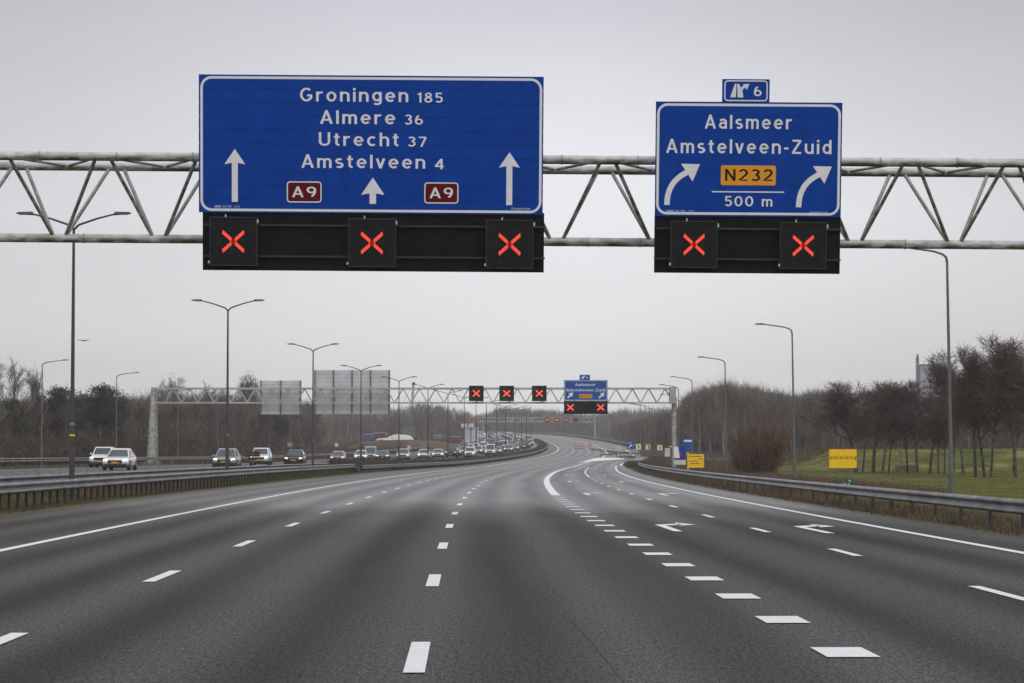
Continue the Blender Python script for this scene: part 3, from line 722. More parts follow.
# one lane signal: black box with a lit red X of diodes
def lane_signal(loc, w, h, xs, label, group, tilt=0, roll=0, detail=True, lit=True, name='lane_signal'):
    root = empty(name, loc, 0, label, 'lane signal', group); root.rotation_euler = (tilt, roll, 0)
    mb = MB().box((-w / 2, 0, -h / 2), (w / 2, .28, h / 2)); mb.build('housing', M_black2, root)
    fr = MB(); t = .02
    for a, b in (((-w / 2 - t, -.02, h / 2), (w / 2 + t, .29, h / 2 + t)), ((-w / 2 - t, -.02, -h / 2 - t), (w / 2 + t, .29, -h / 2)),
                 ((-w / 2 - t, -.02, -h / 2), (-w / 2, .29, h / 2)), ((w / 2, -.02, -h / 2), (w / 2 + t, .29, h / 2))): fr.box(a, b)
    fr.build('rim', M_rim, root)
    if not lit: return root
    x = MB(); xc = MB(); s = xs / 2
    rows = 3 if detail else 1; nn = 14 if detail else 5; d = xs / nn * .92 if detail else xs / nn * 1.2
    for sg in (-1, 1):
        dirv = Vector((1, 0, .9 * sg)).normalized(); nrm = Vector((-dirv.z, 0, dirv.x))
        for i in range(nn * 2 + 1 if detail else nn * 2):
            tt = (i / (nn * 2) - .5) * 2 * s * 1.3 if detail else ((i + .5) / (nn * 2) - .5) * 2 * s * 1.3
            for j in range(rows):
                off = (j - (rows - 1) / 2) * xs * .052
                c = dirv * (tt + (off * sg * .6 if detail else 0)) + nrm * off
                hs = xs * (.0185 if detail else .085)
                q = [(c.x - hs, -.012, c.z - hs), (c.x + hs, -.012, c.z - hs), (c.x + hs, -.012, c.z + hs), (c.x - hs, -.012, c.z + hs)]
                if detail and abs(tt) < xs * .10: xc.add(q, [(0, 1, 2, 3)])
                else: x.add([(a, b - (.003 if sg > 0 else 0), cc) for a, b, cc in q], [(0, 1, 2, 3)])
    x.build('red_cross', M_led, root)
    if detail: xc.build('cross_centre', M_ledc, root)
    if detail:
        hk = MB(); hk.box((w * -.18, -.02, h / 2 + t), (w * -.18 + .03, .05, h / 2 + .09)); hk.box((w / 2 + t, -.03, h / 2 - .12), (w / 2 + t + .035, .02, h / 2 - .03)); hk.box((-w / 2 - t - .035, -.03, -h / 2 + .04), (-w / 2 - t, .02, -h / 2 + .1))
        hk.build('latch', M_alu, root)
    return root

def sign_frame(u0, u1, v0, v1, Y, k):
    """returns centre point + mapping px->local metres"""
    uc, vc = (u0 + u1) / 2, (v0 + v1) / 2
    c = px(uc, vc, Y)
    return c, (lambda u: (u - uc) / k), (lambda v: (vc - v) / k)

TILT = R(6.5); ROLL = R(.42)
# near left sign
YS = 62.0; KS = F / YS
c, X_, Z_ = sign_frame(198.0, 544, 75.5, 214, YS, KS)
sg = empty('direction_sign', c, 0, 'wide blue overhead sign listing Groningen, Almere, Utrecht and Amstelveen on the near gantry', 'direction sign', 'overhead direction signs')
sg.rotation_euler = (TILT, ROLL, 0)
mb = MB()
zs = np.linspace(Z_(214), Z_(75.5), 11)
for a, b in zip(zs[:-1], zs[1:]): mb.box((X_(198.0), -.0 , a + .007), (X_(544), .06, b - .001))
mb.build('panel', M_blue, sg)
MB().box((X_(198.0) + .03, .012, Z_(214) + .02), (X_(544) - .03, .055, Z_(75.5) - .02)).build('panel_core', M_blue, sg)
mb = MB(); frame_ring(mb, X_(199.6), X_(542.6), Z_(212.3), Z_(77.2), .28, .062, -.006, -.006); mb.build('border', M_white, sg)
def tl(sg, X_, Z_, s, u0, u1, vb, vt, m=M_white, sp=1.0, bold=.014): return text(s, X_(u0), X_(u1), Z_(vb), Z_(vt) - Z_(vb), -.008, m, sg, sp, bold)
tl(sg, X_, Z_, 'Groningen', 299.5, 408.2, 101.8, 88.2, sp=1.15)
tl(sg, X_, Z_, '185', 417.6, 442.9, 102.2, 92.2, sp=1.1)
tl(sg, X_, Z_, 'Almere', 320.0, 395.2, 124.1, 110.6, sp=1.15)
tl(sg, X_, Z_, '36', 404.6, 423.0, 124.3, 114.3, sp=1.1)
tl(sg, X_, Z_, 'Utrecht', 318.6, 398.8, 146.1, 132.6, sp=1.15)
tl(sg, X_, Z_, '37', 407.8, 426.6, 146.3, 136.3, sp=1.1)
tl(sg, X_, Z_, 'Amstelveen', 301.3, 425.5, 168.3, 154.8, sp=1.15)
tl(sg, X_, Z_, '4', 435.2, 444.5, 168.6, 158.4)
tl(sg, X_, Z_, 'MMM 24.219 - L1-1', 214, 239, 209.0, 206.6, bold=0)
tl(sg, X_, Z_, 'Rijkswaterstaat', 512.5, 531.5, 208.8, 206.6, bold=0)
def uparrow(uc, vt, vb, hw, hh, sw):
    m = MB(); pts = [(X_(uc - sw / 2), Z_(vb)), (X_(uc + sw / 2), Z_(vb)), (X_(uc + sw / 2), Z_(vt + hh)), (X_(uc + hw / 2), Z_(vt + hh + 1.5)), (X_(uc), Z_(vt)), (X_(uc - hw / 2), Z_(vt + hh + 1.5)), (X_(uc - sw / 2), Z_(vt + hh))]
    m.add([(x, -.007, z) for x, z in pts], [(0, 1, 2, 6), (2, 3, 4), (2, 4, 6), (6, 4, 5)]); m.build('arrow', M_white, sg)
uparrow(234.2, 149.8, 203.0, 21, 14, 6); uparrow(373, 177.5, 204.0, 23.5, 16, 6.5); uparrow(510.2, 151.2, 204.3, 21, 14, 6)
for u0, u1 in ((286.5, 321.5), (424.8, 459.1)):
    m = MB(); P_ = rrect(X_(u0), X_(u1), Z_(203.2), Z_(182), .08); n = len(P_)
    m.add([(x, -.007, z) for x, z in P_], [tuple(range(n))]); sh = m.build('route_shield', M_shield, sg)
    m = MB(); frame_ring(m, X_(u0), X_(u1), Z_(203.2), Z_(182), .08, .028, -.010, -.010); m.build('shield_border', M_white, sh)
    text('A9', X_(u0 + 5.5), X_(u1 - 5.2), Z_(197.9), (197.9 - 187.2) / KS, -.010, M_white, sh, 1.1, .014)
MB().box((X_(201.5), .065, Z_(272)), (X_(545.6), .09, Z_(212))).build('black_backboard', M_black, sg)
for v in (226.2, 257.6): MB().box((X_(202), -.02, Z_(v) - .022), (X_(546.5), .062, Z_(v) + .022)).build('mounting_rail', M_rim, sg)
for u in (240, 372, 505): MB().box((X_(u) - .06, .092, Z_(268)), (X_(u) + .06, .22, Z_(80))).build('rear_post', M_alu, sg)
for (u, v, w_) in ((234, 242.5, 'left'), (373, 243.0, 'middle'), (511, 243.4, 'right')):
    p = px(u, v, YS - .02 + .0)
    pw = Vector((X_(u), -.30, Z_(v)))
    M_ = Matrix.Translation(c) @ sg.rotation_euler.to_matrix().to_4x4()
    lane_signal(M_ @ pw, 46 / KS, 47 / KS, 21.5 / KS, f'black box with a lit red X, {w_} of the three under the Groningen sign', 'lane signals showing a red cross', TILT, ROLL)

def curved_arrow(sg, mb, pts, w, head, y=-.007):
    # smooth path
    q = np.array(pts, float); t = np.linspace(0, 1, len(q)); tt = np.linspace(0, 1, 24)
    # Catmull via polynomial fit
    cxp = np.polyfit(t, q[:, 0], 3); czp = np.polyfit(t, q[:, 1], 3)
    P_ = list(zip(np.polyval(cxp, tt), np.polyval(czp, tt)))
    stroke_add(mb, P_, w, y); mb.add([(a, y - .001, b) for a, b in head], [(0, 1, 2)])

def exit_tab(sg, X_, Z_, u0, u1, v0, v1, y0=0.0, letters=True):
    MB().box((X_(u0), y0 + .01, Z_(v1)), (X_(u1), y0 + .06, Z_(v0))).build('exit_tab', M_blue, sg)
    tab = MB(); kx = (u1 - u0) / 47.5; 
    frame_ring(tab, X_(u0 + 2 * kx), X_(u1 - 2 * kx), Z_(v1 - 1.2), Z_(v0 + 1.2), .09 * kx, .03 * kx, y0 + .003, y0 + .003)
    o = tab.build('tab_border', M_white, sg)
    f = lambda a: X_(u0 + (a / 17.07 - 6.0) * kx); gz_ = lambda b: Z_(v0 + (b / 17.07 - 9.0) * kx)
    ic = MB(); yy = y0 + .002
    def poly(pts):
        ic.add([(f(a), yy, gz_(b)) for a, b in pts], [tuple(range(len(pts)))])
    poly([(238, 465), (335, 465), (345, 235), (315, 235)])
    poly([(365, 465), (465, 465), (445, 350), (395, 330), (360, 330)]); poly([(360, 330), (420, 330), (395, 240), (358, 235)])
    poly([(405, 330), (445, 352), (470, 312), (500, 290), (478, 262), (425, 285)])
    poly([(450, 240), (565, 235), (522, 335)])
    ic.build('exit_symbol', M_white, sg)
    text('6', f(640), f(775), gz_(443), (gz_(268) - gz_(443)), yy, M_white, sg, 1, .012)

# near right sign
c, X_, Z_ = sign_frame(655, 842, 102, 217, YS, KS)
sg = empty('direction_sign', c, 0, 'blue overhead sign for Aalsmeer and Amstelveen-Zuid, 500 m, on the near gantry', 'direction sign', 'overhead direction signs')
sg.rotation_euler = (TILT, ROLL, 0)
mb = MB(); zs = np.linspace(Z_(217), Z_(102), 9)
for a, b in zip(zs[:-1], zs[1:]): mb.box((X_(655), 0, a + .004), (X_(842), .06, b - .001))
mb.build('panel', M_blue, sg); MB().box((X_(655) + .03, .012, Z_(217) + .02), (X_(842) - .03, .055, Z_(102) - .02)).build('panel_core', M_blue, sg)
mb = MB(); frame_ring(mb, X_(656.2), X_(840.6), Z_(215.2), Z_(103.8), .26, .062, -.006, -.006); mb.build('border', M_white, sg)
tl(sg, X_, Z_, 'Aalsmeer', 704.3, 791.6, 128.9, 115.0, sp=1.15)
tl(sg, X_, Z_, 'Amstelveen-Zuid', 665.8, 831.6, 153.5, 139.4, sp=1.15)
m = MB(); P_ = rrect(X_(720.9), X_(776.2), Z_(185.4), Z_(165.4), .05); m.add([(x, -.007, z) for x, z in P_], [tuple(range(len(P_)))]); sh = m.build('route_shield', M_orange, sg)
text('N232', X_(725.2), X_(773.0), Z_(181), 11.9 / KS, -.010, M_black, sh, 1.1, .016)
MB().box((X_(712), -.008, Z_(192.6)), (X_(784.8), -.006, Z_(191.4))).build('rule', M_white, sg)
tl(sg, X_, Z_, '500 m', 725.0, 773.0, 206.5, 196.2, sp=1.05)
tl(sg, X_, Z_, 'MMM 24.219 - L1-1', 667, 694, 213.0, 210.6, bold=0); tl(sg, X_, Z_, 'Rijkswaterstaat', 811, 829, 213.0, 211.0, bold=0)
sc_ = lambda a, b: (X_(650 + a / 5.12), Z_(90 + b / 5.12))
for du, dv in ((0, 0), (678, 7)):
    m = MB()
    curved_arrow(sg, m, [sc_(a + du, b + dv) for a, b in ((88, 592), (90, 548), (104, 506), (128, 470), (158, 442), (208, 415))], 28 / 5.12 / KS, [sc_(a + du, b + dv) for a, b in ((158, 380), (255, 382), (218, 470))])
    m.build('arrow', M_white, sg)
exit_tab(sg, X_, Z_, 721.3, 768.8, 79.2, 102.4)
MB().box((X_(655), .065, Z_(274)), (X_(842.2), .09, Z_(215))).build('black_backboard', M_black, sg)
for v in (229.2, 259.8): MB().box((X_(654.5), -.02, Z_(v) - .022), (X_(842.6), .062, Z_(v) + .022)).build('mounting_rail', M_rim, sg)
for u in (690, 808): MB().box((X_(u) - .06, .092, Z_(268)), (X_(u) + .06, .22, Z_(108))).build('rear_post', M_alu, sg)
for (u, v, w_) in ((694, 244.9, 'left'), (803.4, 245.2, 'right')):
    M_ = Matrix.Translation(c) @ sg.rotation_euler.to_matrix().to_4x4()
    lane_signal(M_ @ Vector((X_(u), -.30, Z_(v))), 45 / KS, 45 / KS, 20.5 / KS, f'black box with a lit red X, {w_} of two under the near Aalsmeer sign', 'lane signals showing a red cross', TILT, ROLL)

# ------------------------------------------------------------------ gantry 2
Y2 = 280.0; K2 = F / Y2
g2 = empty('gantry', (0, Y2, 0), 0, 'second gantry, a white lattice beam across both carriageways with a tapered left leg', 'gantry')
x2 = lambda u: float(px(u, 430, Y2).x); z2 = lambda v: float(px(512, v, Y2).z)
zt, zb2 = z2(388.6), z2(402.8)
for yy in (-.6, .6):
    MB().box((x2(152), yy - .09, zt - .1), (x2(676), yy + .09, zt + .1)).build('chord', M_truss2, g2)
    MB().box((x2(156), yy - .08, zb2 - .08), (x2(672), yy + .08, zb2 + .08)).build('chord', M_truss2, g2)
u = 165; k = 0
while u < 658:
    for yy in (-.6, .6):
        MB().tube([(x2(u), yy, zb2), (x2(u + 8.2), yy, zt)], .05, 6).build('brace', M_truss2, g2)
        MB().tube([(x2(u + 8.2), yy, zt), (x2(u + 16.4), yy, zb2)], .05, 6).build('brace', M_truss2, g2)
    u += 16.4; k += 1
zg = .45
for yy in (-1, 1):
    MB().tube([(x2(152.5), yy * 1.1, zg - .3), (x2(154.0), yy * .6, zt + .1)], [.50, .26], 12).build('leg', M_white_leg, g2, smooth=True)
MB().box((x2(147), -1.7, zg - .5), (x2(160), 1.7, zg + .35)).build('footing', M_conc, g2)
MB().tube([(x2(674), 0, -.6), (x2(674), 0, zt + .1)], [.27, .25], 12).build('leg', M_white_leg, g2, smooth=True)
MB().box((x2(669.5), -.9, zb2 - .1), (x2(675.5), .9, zt + .16)).build('head_box', M_truss2, g2)
MB().box((x2(670), -.7, -.6), (x2(678), .7, .1)).build('footing', M_conc, g2)
for i, u in enumerate((476.3, 506.7, 539.3)):
    p = px(u, 393.4, Y2 - 1.1)
    lane_signal(p, 14.2 / K2, 15 / K2, 6.6 / K2, f'{("left", "middle", "right")[i]} black box with a red X alone on the second gantry beam', 'lane signals showing a red cross', 0, 0, detail=False)
# back panels facing the opposite carriageway
for (u0, u1, v0, v1, nv_, lab) in ((260, 301.5, 380.5, 414.5, 3, 'smaller grey back of an overhead sign on the second gantry, left of the large one'), (314, 390.2, 370, 414, 5, 'larger grey back of an overhead sign on the second gantry')):
    c, X_, Z_ = sign_frame(u0, u1, v0, v1, Y2 + 1.3, F / (Y2 + 1.3))
    s_ = empty('sign_back', c, 0, lab, 'sign back', 'backs of signs for oncoming traffic')
    m = MB(); zs = np.linspace(Z_(v1), Z_(v0), 9 if nv_ == 3 else 12)
    for a, b in zip(zs[:-1], zs[1:]): m.box((X_(u0), 0, a + .012), (X_(u1), .05, b - .012))
    m.build('panel', M_alu, s_)
    MB().box((X_(u0) + .02, .02, Z_(v1) + .02), (X_(u1) - .02, .045, Z_(v0) - .02)).build('panel_core', M_post2, s_)
    for uu in np.linspace(u0 + 1, u1 - 1, nv_): MB().box((X_(uu) - .07, -.16, Z_(v1)), (X_(uu) + .07, -.005, Z_(v0))).build('rear_post', M_post2, s_)
# blue sign on gantry 2
YS2 = Y2 - 1.1; KS2 = F / YS2
c, X_, Z_ = sign_frame(564, 607, 380, 401, YS2, KS2)
sg = empty('direction_sign', c, 0, 'small distant blue sign for Aalsmeer on the second gantry', 'direction sign', 'overhead direction signs')
q = lambda a: 560 + a / 14.85; r_ = lambda b: 372 + b / 14.85
MB().box((X_(564), 0, Z_(400.8)), (X_(607.6), .08, Z_(380))).build('panel', M_blue2, sg)
mb = MB(); frame_ring(mb, X_(564.6), X_(607.1), Z_(400.4), Z_(380.5), .2, .05, -.01, -.01); mb.build('border', M_white, sg)
text('Aalsmeer', X_(q(225)), X_(q(530)), Z_(r_(208)), (208 - 165) / 14.85 / KS2, -.012, M_white, sg, 1.1, .02)
text('Amstelveen-Zuid', X_(q(95)), X_(q(668)), Z_(r_(290)), (290 - 245) / 14.85 / KS2, -.012, M_white, sg, 1.1, .02)
m = MB(); m.add([(X_(q(a)), -.012, Z_(r_(b))) for a, b in ((283, 390), (477, 390), (477, 330), (283, 330))], [(0, 1, 2, 3)]); sh = m.build('route_shield', M_orange, sg)
text('N232', X_(q(295)), X_(q(465)), Z_(r_(383)), (383 - 342) / 14.85 / KS2, -.016, M_black, sh, 1.1, .02)
for du in (0, 467):
    m = MB(); stroke_add(m, [(X_(q(112 + du)), Z_(r_(385))), (X_(q(172 + du)), Z_(r_(328)))], 1.6 / KS2, -.012)
    m.add([(X_(q(a + du)), -.013, Z_(r_(b))) for a, b in ((125, 318), (195, 303), (182, 372))], [(0, 1, 2)]); m.build('arrow', M_white, sg)
exit_tab(sg, X_, Z_, 579.6, 590, 374.8, 380.2)
MB().box((X_(564), .02, Z_(414)), (X_(607.6), .1, Z_(401))).build('black_backboard', M_black, sg)
for i, u in enumerate((570.4, 600.7)):
    lane_signal(px(u, 407.4, YS2 - .3), 9 / KS2, 9.5 / KS2, 6.4 / KS2, f'{("left", "right")[i]} red X on the black board of the distant Aalsmeer sign', 'lane signals showing a red cross', 0, 0, detail=False)

# ------------------------------------------------------------------ gantry 3
Y3 = 941.0; K3 = F / Y3
g3 = empty('gantry', (0, Y3, float(zr(Y3))), 0, 'third, farthest gantry, pale thin beam over the distant bend', 'gantry')
x3 = lambda u: float(px(u, 430, Y3).x); z3 = lambda v: float(px(512, v, Y3).z - zr(Y3))
for v in (417.6, 422.0): MB().box((x3(440), -.4, z3(v) - .16), (x3(596), .4, z3(v) + .16)).build('chord', M_white_leg, g3)
u = 443
while u < 590:
    MB().tube([(x3(u), 0, z3(422)), (x3(u + 3.2), 0, z3(417.6))], .15, 5).build('brace', M_white_leg, g3)
    MB().tube([(x3(u + 3.2), 0, z3(417.6)), (x3(u + 6.4), 0, z3(422))], .15, 5).build('brace', M_white_leg, g3)
    u += 6.4
MB().tube([(x3(441.3), 0, -1), (x3(441.3), 0, z3(417))], .35, 8).build('leg', M_white_leg, g3)
MB().tube([(x3(595.3), 0, -1), (x3(594.3), 0, z3(416.5))], [.45, .3], 8).build('leg', M_white_leg, g3)
MB().tube([(x3(482.8), 0, -1), (x3(482.8), 0, z3(418))], .25, 8).build('leg', M_white_leg, g3)
for i, u in enumerate((547.3, 556.9, 566.4, 575.6)):
    s_ = lane_signal(px(u, 419.8, Y3 - 1.5), 4.3 / K3, 4.3 / K3, 2.6 / K3, ('unlit dark square box at the right end of the third gantry' if i == 3 else f'tiny lit red signal, {("left", "middle", "right")[i]} of three at the right end of the third gantry'), 'lane signals on the third gantry', 0, 0, detail=False, lit=(i < 3))
for i, u in enumerate((462, 468.6, 475.4)):
    lane_signal(px(u, 420.0, Y3 - 1.5), 2.6 / K3, 2.6 / K3, 2.0 / K3, f'tiny dull red signal, {("left", "middle", "right")[i]} of three at the left end of the third gantry', 'lane signals on the third gantry', 0, 0, detail=False)
for i, u in enumerate((512, 522, 531)):
    p = px(u, 420, Y3 + 1.2); w_ = 2.0 / K3
    o = MB().box((-w_, 0, -w_ * .75), (w_, .3, w_ * .75)).box((-w_ * .8, -.1, -w_ * .5), (w_ * .8, 0, w_ * .5)).build('signal_back', M_alu, loc=p); tag(o, f'{("left", "middle", "right")[i]} of three pale signal box backs on the middle of the third gantry', 'signal box', 'signal box backs on the third gantry')

# large sign back standing over the far slip (grey ribbed)
c, X_, Z_ = sign_frame(463, 479.5, 426.5, 447, 640, F / 640)
s_ = empty('sign_back', (c.x, c.y, c.z), 0, 'tall ribbed grey sign back standing left of the far queue, on pale posts', 'sign back')
m = MB()
for a, b in zip(np.linspace(463.4, 478.6, 7)[:-1], np.linspace(463.4, 478.6, 7)[1:]):
    m.box((X_(a) + .05, 0, Z_(446.2)), (X_(b) - .05, .1, Z_(427.2)))
m.build('panel', M_alu, s_)
for v in (433, 438, 443): MB().box((X_(463.6), .1, Z_(v) - .07), (X_(479), .2, Z_(v) + .07)).build('rail', M_post2, s_)
for uu in (463.8, 471, 476.5): MB().box((X_(uu) - .12, -.25, Z_(452)), (X_(uu) + .12, -.02, Z_(426))).build('post', M_post2, s_)
for a, b in ((461.3, 464.0), (465, 467), (468.5, 474)): MB().box((X_(a), -.5, Z_(427.4)), (X_(b), -.3, Z_(423.6))).build('top_plate', M_alu, s_)

# ------------------------------------------------------------------ lamps
def head(mb, x, z, sgn, mi=0):
    mb.add([(x, -.13, z), (x + sgn * .62, -.11, z + .02), (x + sgn * .62, .11, z + .02), (x, .13, z), (x + sgn * .05, -.08, z + .09), (x + sgn * .55, -.06, z + .08), (x + sgn * .55, .06, z + .08), (x + sgn * .05, .08, z + .09)],
           [(0, 3, 2, 1), (4, 5, 6, 7), (0, 1, 5, 4), (1, 2, 6, 5), (2, 3, 7, 6), (3, 0, 4, 7)])
def lamp_double(M=M_post, top=9.4, arm=1.82, band=False):
    root = empty('street_lamp', (0, 0, 0), 0)
    MB().tube([(0, 0, -.3), (0, 0, 2.5)], [.098, .095], 12).build('pole_base', M, root, smooth=True)
    MB().tube([(0, 0, 2.45), (0, 0, 5.5), (0, 0, top)], [.072, .062, .045], 12).build('pole', M, root, smooth=True)
    MB().tube([(0, 0, 2.5), (0, 0, 2.6)], [.11, .075], 12).build('collar', M_post2, root, smooth=True)
    for sgn in (-1, 1):
        MB().tube([(0, 0, top - .05), (sgn * .18, 0, top + .12), (sgn * arm * .45, 0, top + .34), (sgn * arm * .75, 0, top + .48), (sgn * arm * .92, 0, top + .5)], [.045, .04, .035, .03, .03], 8).build('arm', M, root, smooth=True)
        h = MB(); head(h, sgn * (arm - .42), top + .49, sgn); hh = h.build('lamp_head', M_post, root)
        MB().box((min(sgn * (arm - .3), sgn * (arm + .1)), -.07, top + .475), (max(sgn * (arm - .3), sgn * (arm + .1)), .07, top + .488)).build('lens', M_gl, hh)
    return root
def lamp_single(M=M_post2, top=9.6, arm=2.3, side=-1):
    root = empty('street_lamp', (0, 0, 0), 0)
    MB().tube([(0, 0, -.3), (0, 0, 1.9)], [.105, .105], 12).build('pole_base', M, root, smooth=True)
    MB().tube([(0, 0, 1.85), (0, 0, 5.0), (0, 0, top - .25)], [.07, .062, .046], 12).build('pole', M, root, smooth=True)
    MB().tube([(0, 0, 1.85), (0, 0, 1.95)], [.11, .085], 12).build('collar', M_post2, root, smooth=True)
    s = side
    MB().tube([(0, 0, top - .3), (s * .03, 0, top - .12), (s * .16, 0, top), (s * .5, 0, top + .12), (s * (arm - .5), 0, top + .32)], [.055, .05, .045, .042, .035], 8).build('arm', M, root, smooth=True)
    h = MB(); head(h, s * (arm - .62), top + .29, s); hh = h.build('lamp_head', M_post, root)
    MB().box((min(s * (arm - .5), s * (arm - .05)), -.07, top + .275), (max(s * (arm - .5), s * (arm - .05)), .07, top + .288)).build('lens', M_gl, hh)
    return root
ORD = ['nearest', 'second', 'third', 'fourth', 'fifth', 'sixth', 'seventh', 'eighth', 'ninth', 'tenth', 'eleventh', 'twelfth', 'thirteenth', 'fourteenth', 'fifteenth', 'sixteenth', 'seventeenth', 'eighteenth']
def gz_at(x, y): return float(terr(np.array(x), np.array(y)))
proto = lamp_double()
ml = [(72.5, 88), (227.5, 138), (313, 193), (361, 240), (399, 275), (428, 305), (448, 338), (464.3, 372), (476, 402), (486.5, 435), (497, 470), (505.5, 515), (515, 565), (521.5, 620), (526.6, 680), (531, 750)]
for i, (u, Y) in enumerate(ml):
    x = (u - 512) / F * Y; z = float(zr(Y)) + .1
    lab = f'{ORD[i]} double-arm lamp post from the camera in the row on the median' if i else 'nearest double-arm lamp post on the median, thick dark pole with a yellow band'
    c_ = copy_tree(proto, (x, Y, z), label=lab, group='double-arm lamp posts on the median'); c_['category'] = 'lamp post'
    if i == 0:
        b = MB().tube([(0, 0, 2.12), (0, 0, 2.19)], .102, 12).build('yellow_band', M_yellow, c_, smooth=True)
    if i > 8: c_.scale = (1.25, 1.25, 1)
remove_tree(proto)
proto = lamp_single()
mr_ = [(951, 97, 9.15), (794.5, 155, 9.6), (726.5, 208, 9.6), (692.5, 262, 9.6), (678.5, 292, 9.6), (676.5, 345, 9.6)]
LEAN = [-.012, -.014, -.012, -.004, 0, 0]
for i, (u, Y, t) in enumerate(mr_):
    x = (u - 512) / F * Y; z = gz_at(x, Y)
    c_ = copy_tree(proto, (x, Y, z), label=f'{ORD[i]} single-arm lamp post from the camera in the row on the right verge', group='single-arm lamp posts on the right'); c_['category'] = 'lamp post'
    c_.rotation_euler = (0, LEAN[i], 0)
for i, (u, v, Y) in enumerate(((649.4, 405, 430), (644.6, 404, 470), (640.5, 404, 520), (662, 409, 480), (671, 411, 540), (655, 408, 600))):
    top = px(u, v, Y); x = top.x; z = gz_at(x, Y); sc = (top.z - z) / 9.9
    c_ = copy_tree(proto, (x, Y, z), scale=(1.1, 1.1, sc), label='distant thin lamp post in the cluster beyond the second gantry leg', group='thin lamp posts by the exit'); c_['category'] = 'lamp post'
remove_tree(proto)
proto = lamp_single(top=9.6, arm=2.5, side=1)
for i, (u, Y) in enumerate(((42, 235), (116.5, 271), (178, 345), (218, 400), (290, 480), (339, 560), (359, 620))):
    x = (u - 512) / F * Y; z = gz_at(x, Y)
    c_ = copy_tree(proto, (x, Y, z), label=f'{ORD[i]} single-arm lamp post from the left, beyond the opposite carriageway', group='single-arm lamp posts beyond the opposite carriageway'); c_['category'] = 'lamp post'
remove_tree(proto)
# far double lights above the distant bend
proto = lamp_double(M_post2)
for i, (u, v, Y) in enumerate(((556, 427, 1180), (569, 427, 1120), (578, 428, 1060), (586, 429, 1000), (600, 431, 900), (613, 431, 840), (624, 432, 790))):
    top = px(u, v, Y); z = gz_at(top.x, Y)
    c_ = copy_tree(proto, (top.x, Y, z), scale=(1.3, 1.3, max(.4, (top.z - z) / 10)), label='faint pale double lamp behind the guardrail of the distant bend', group='faint lamps behind the distant bend'); c_['category'] = 'lamp post'
remove_tree(proto)

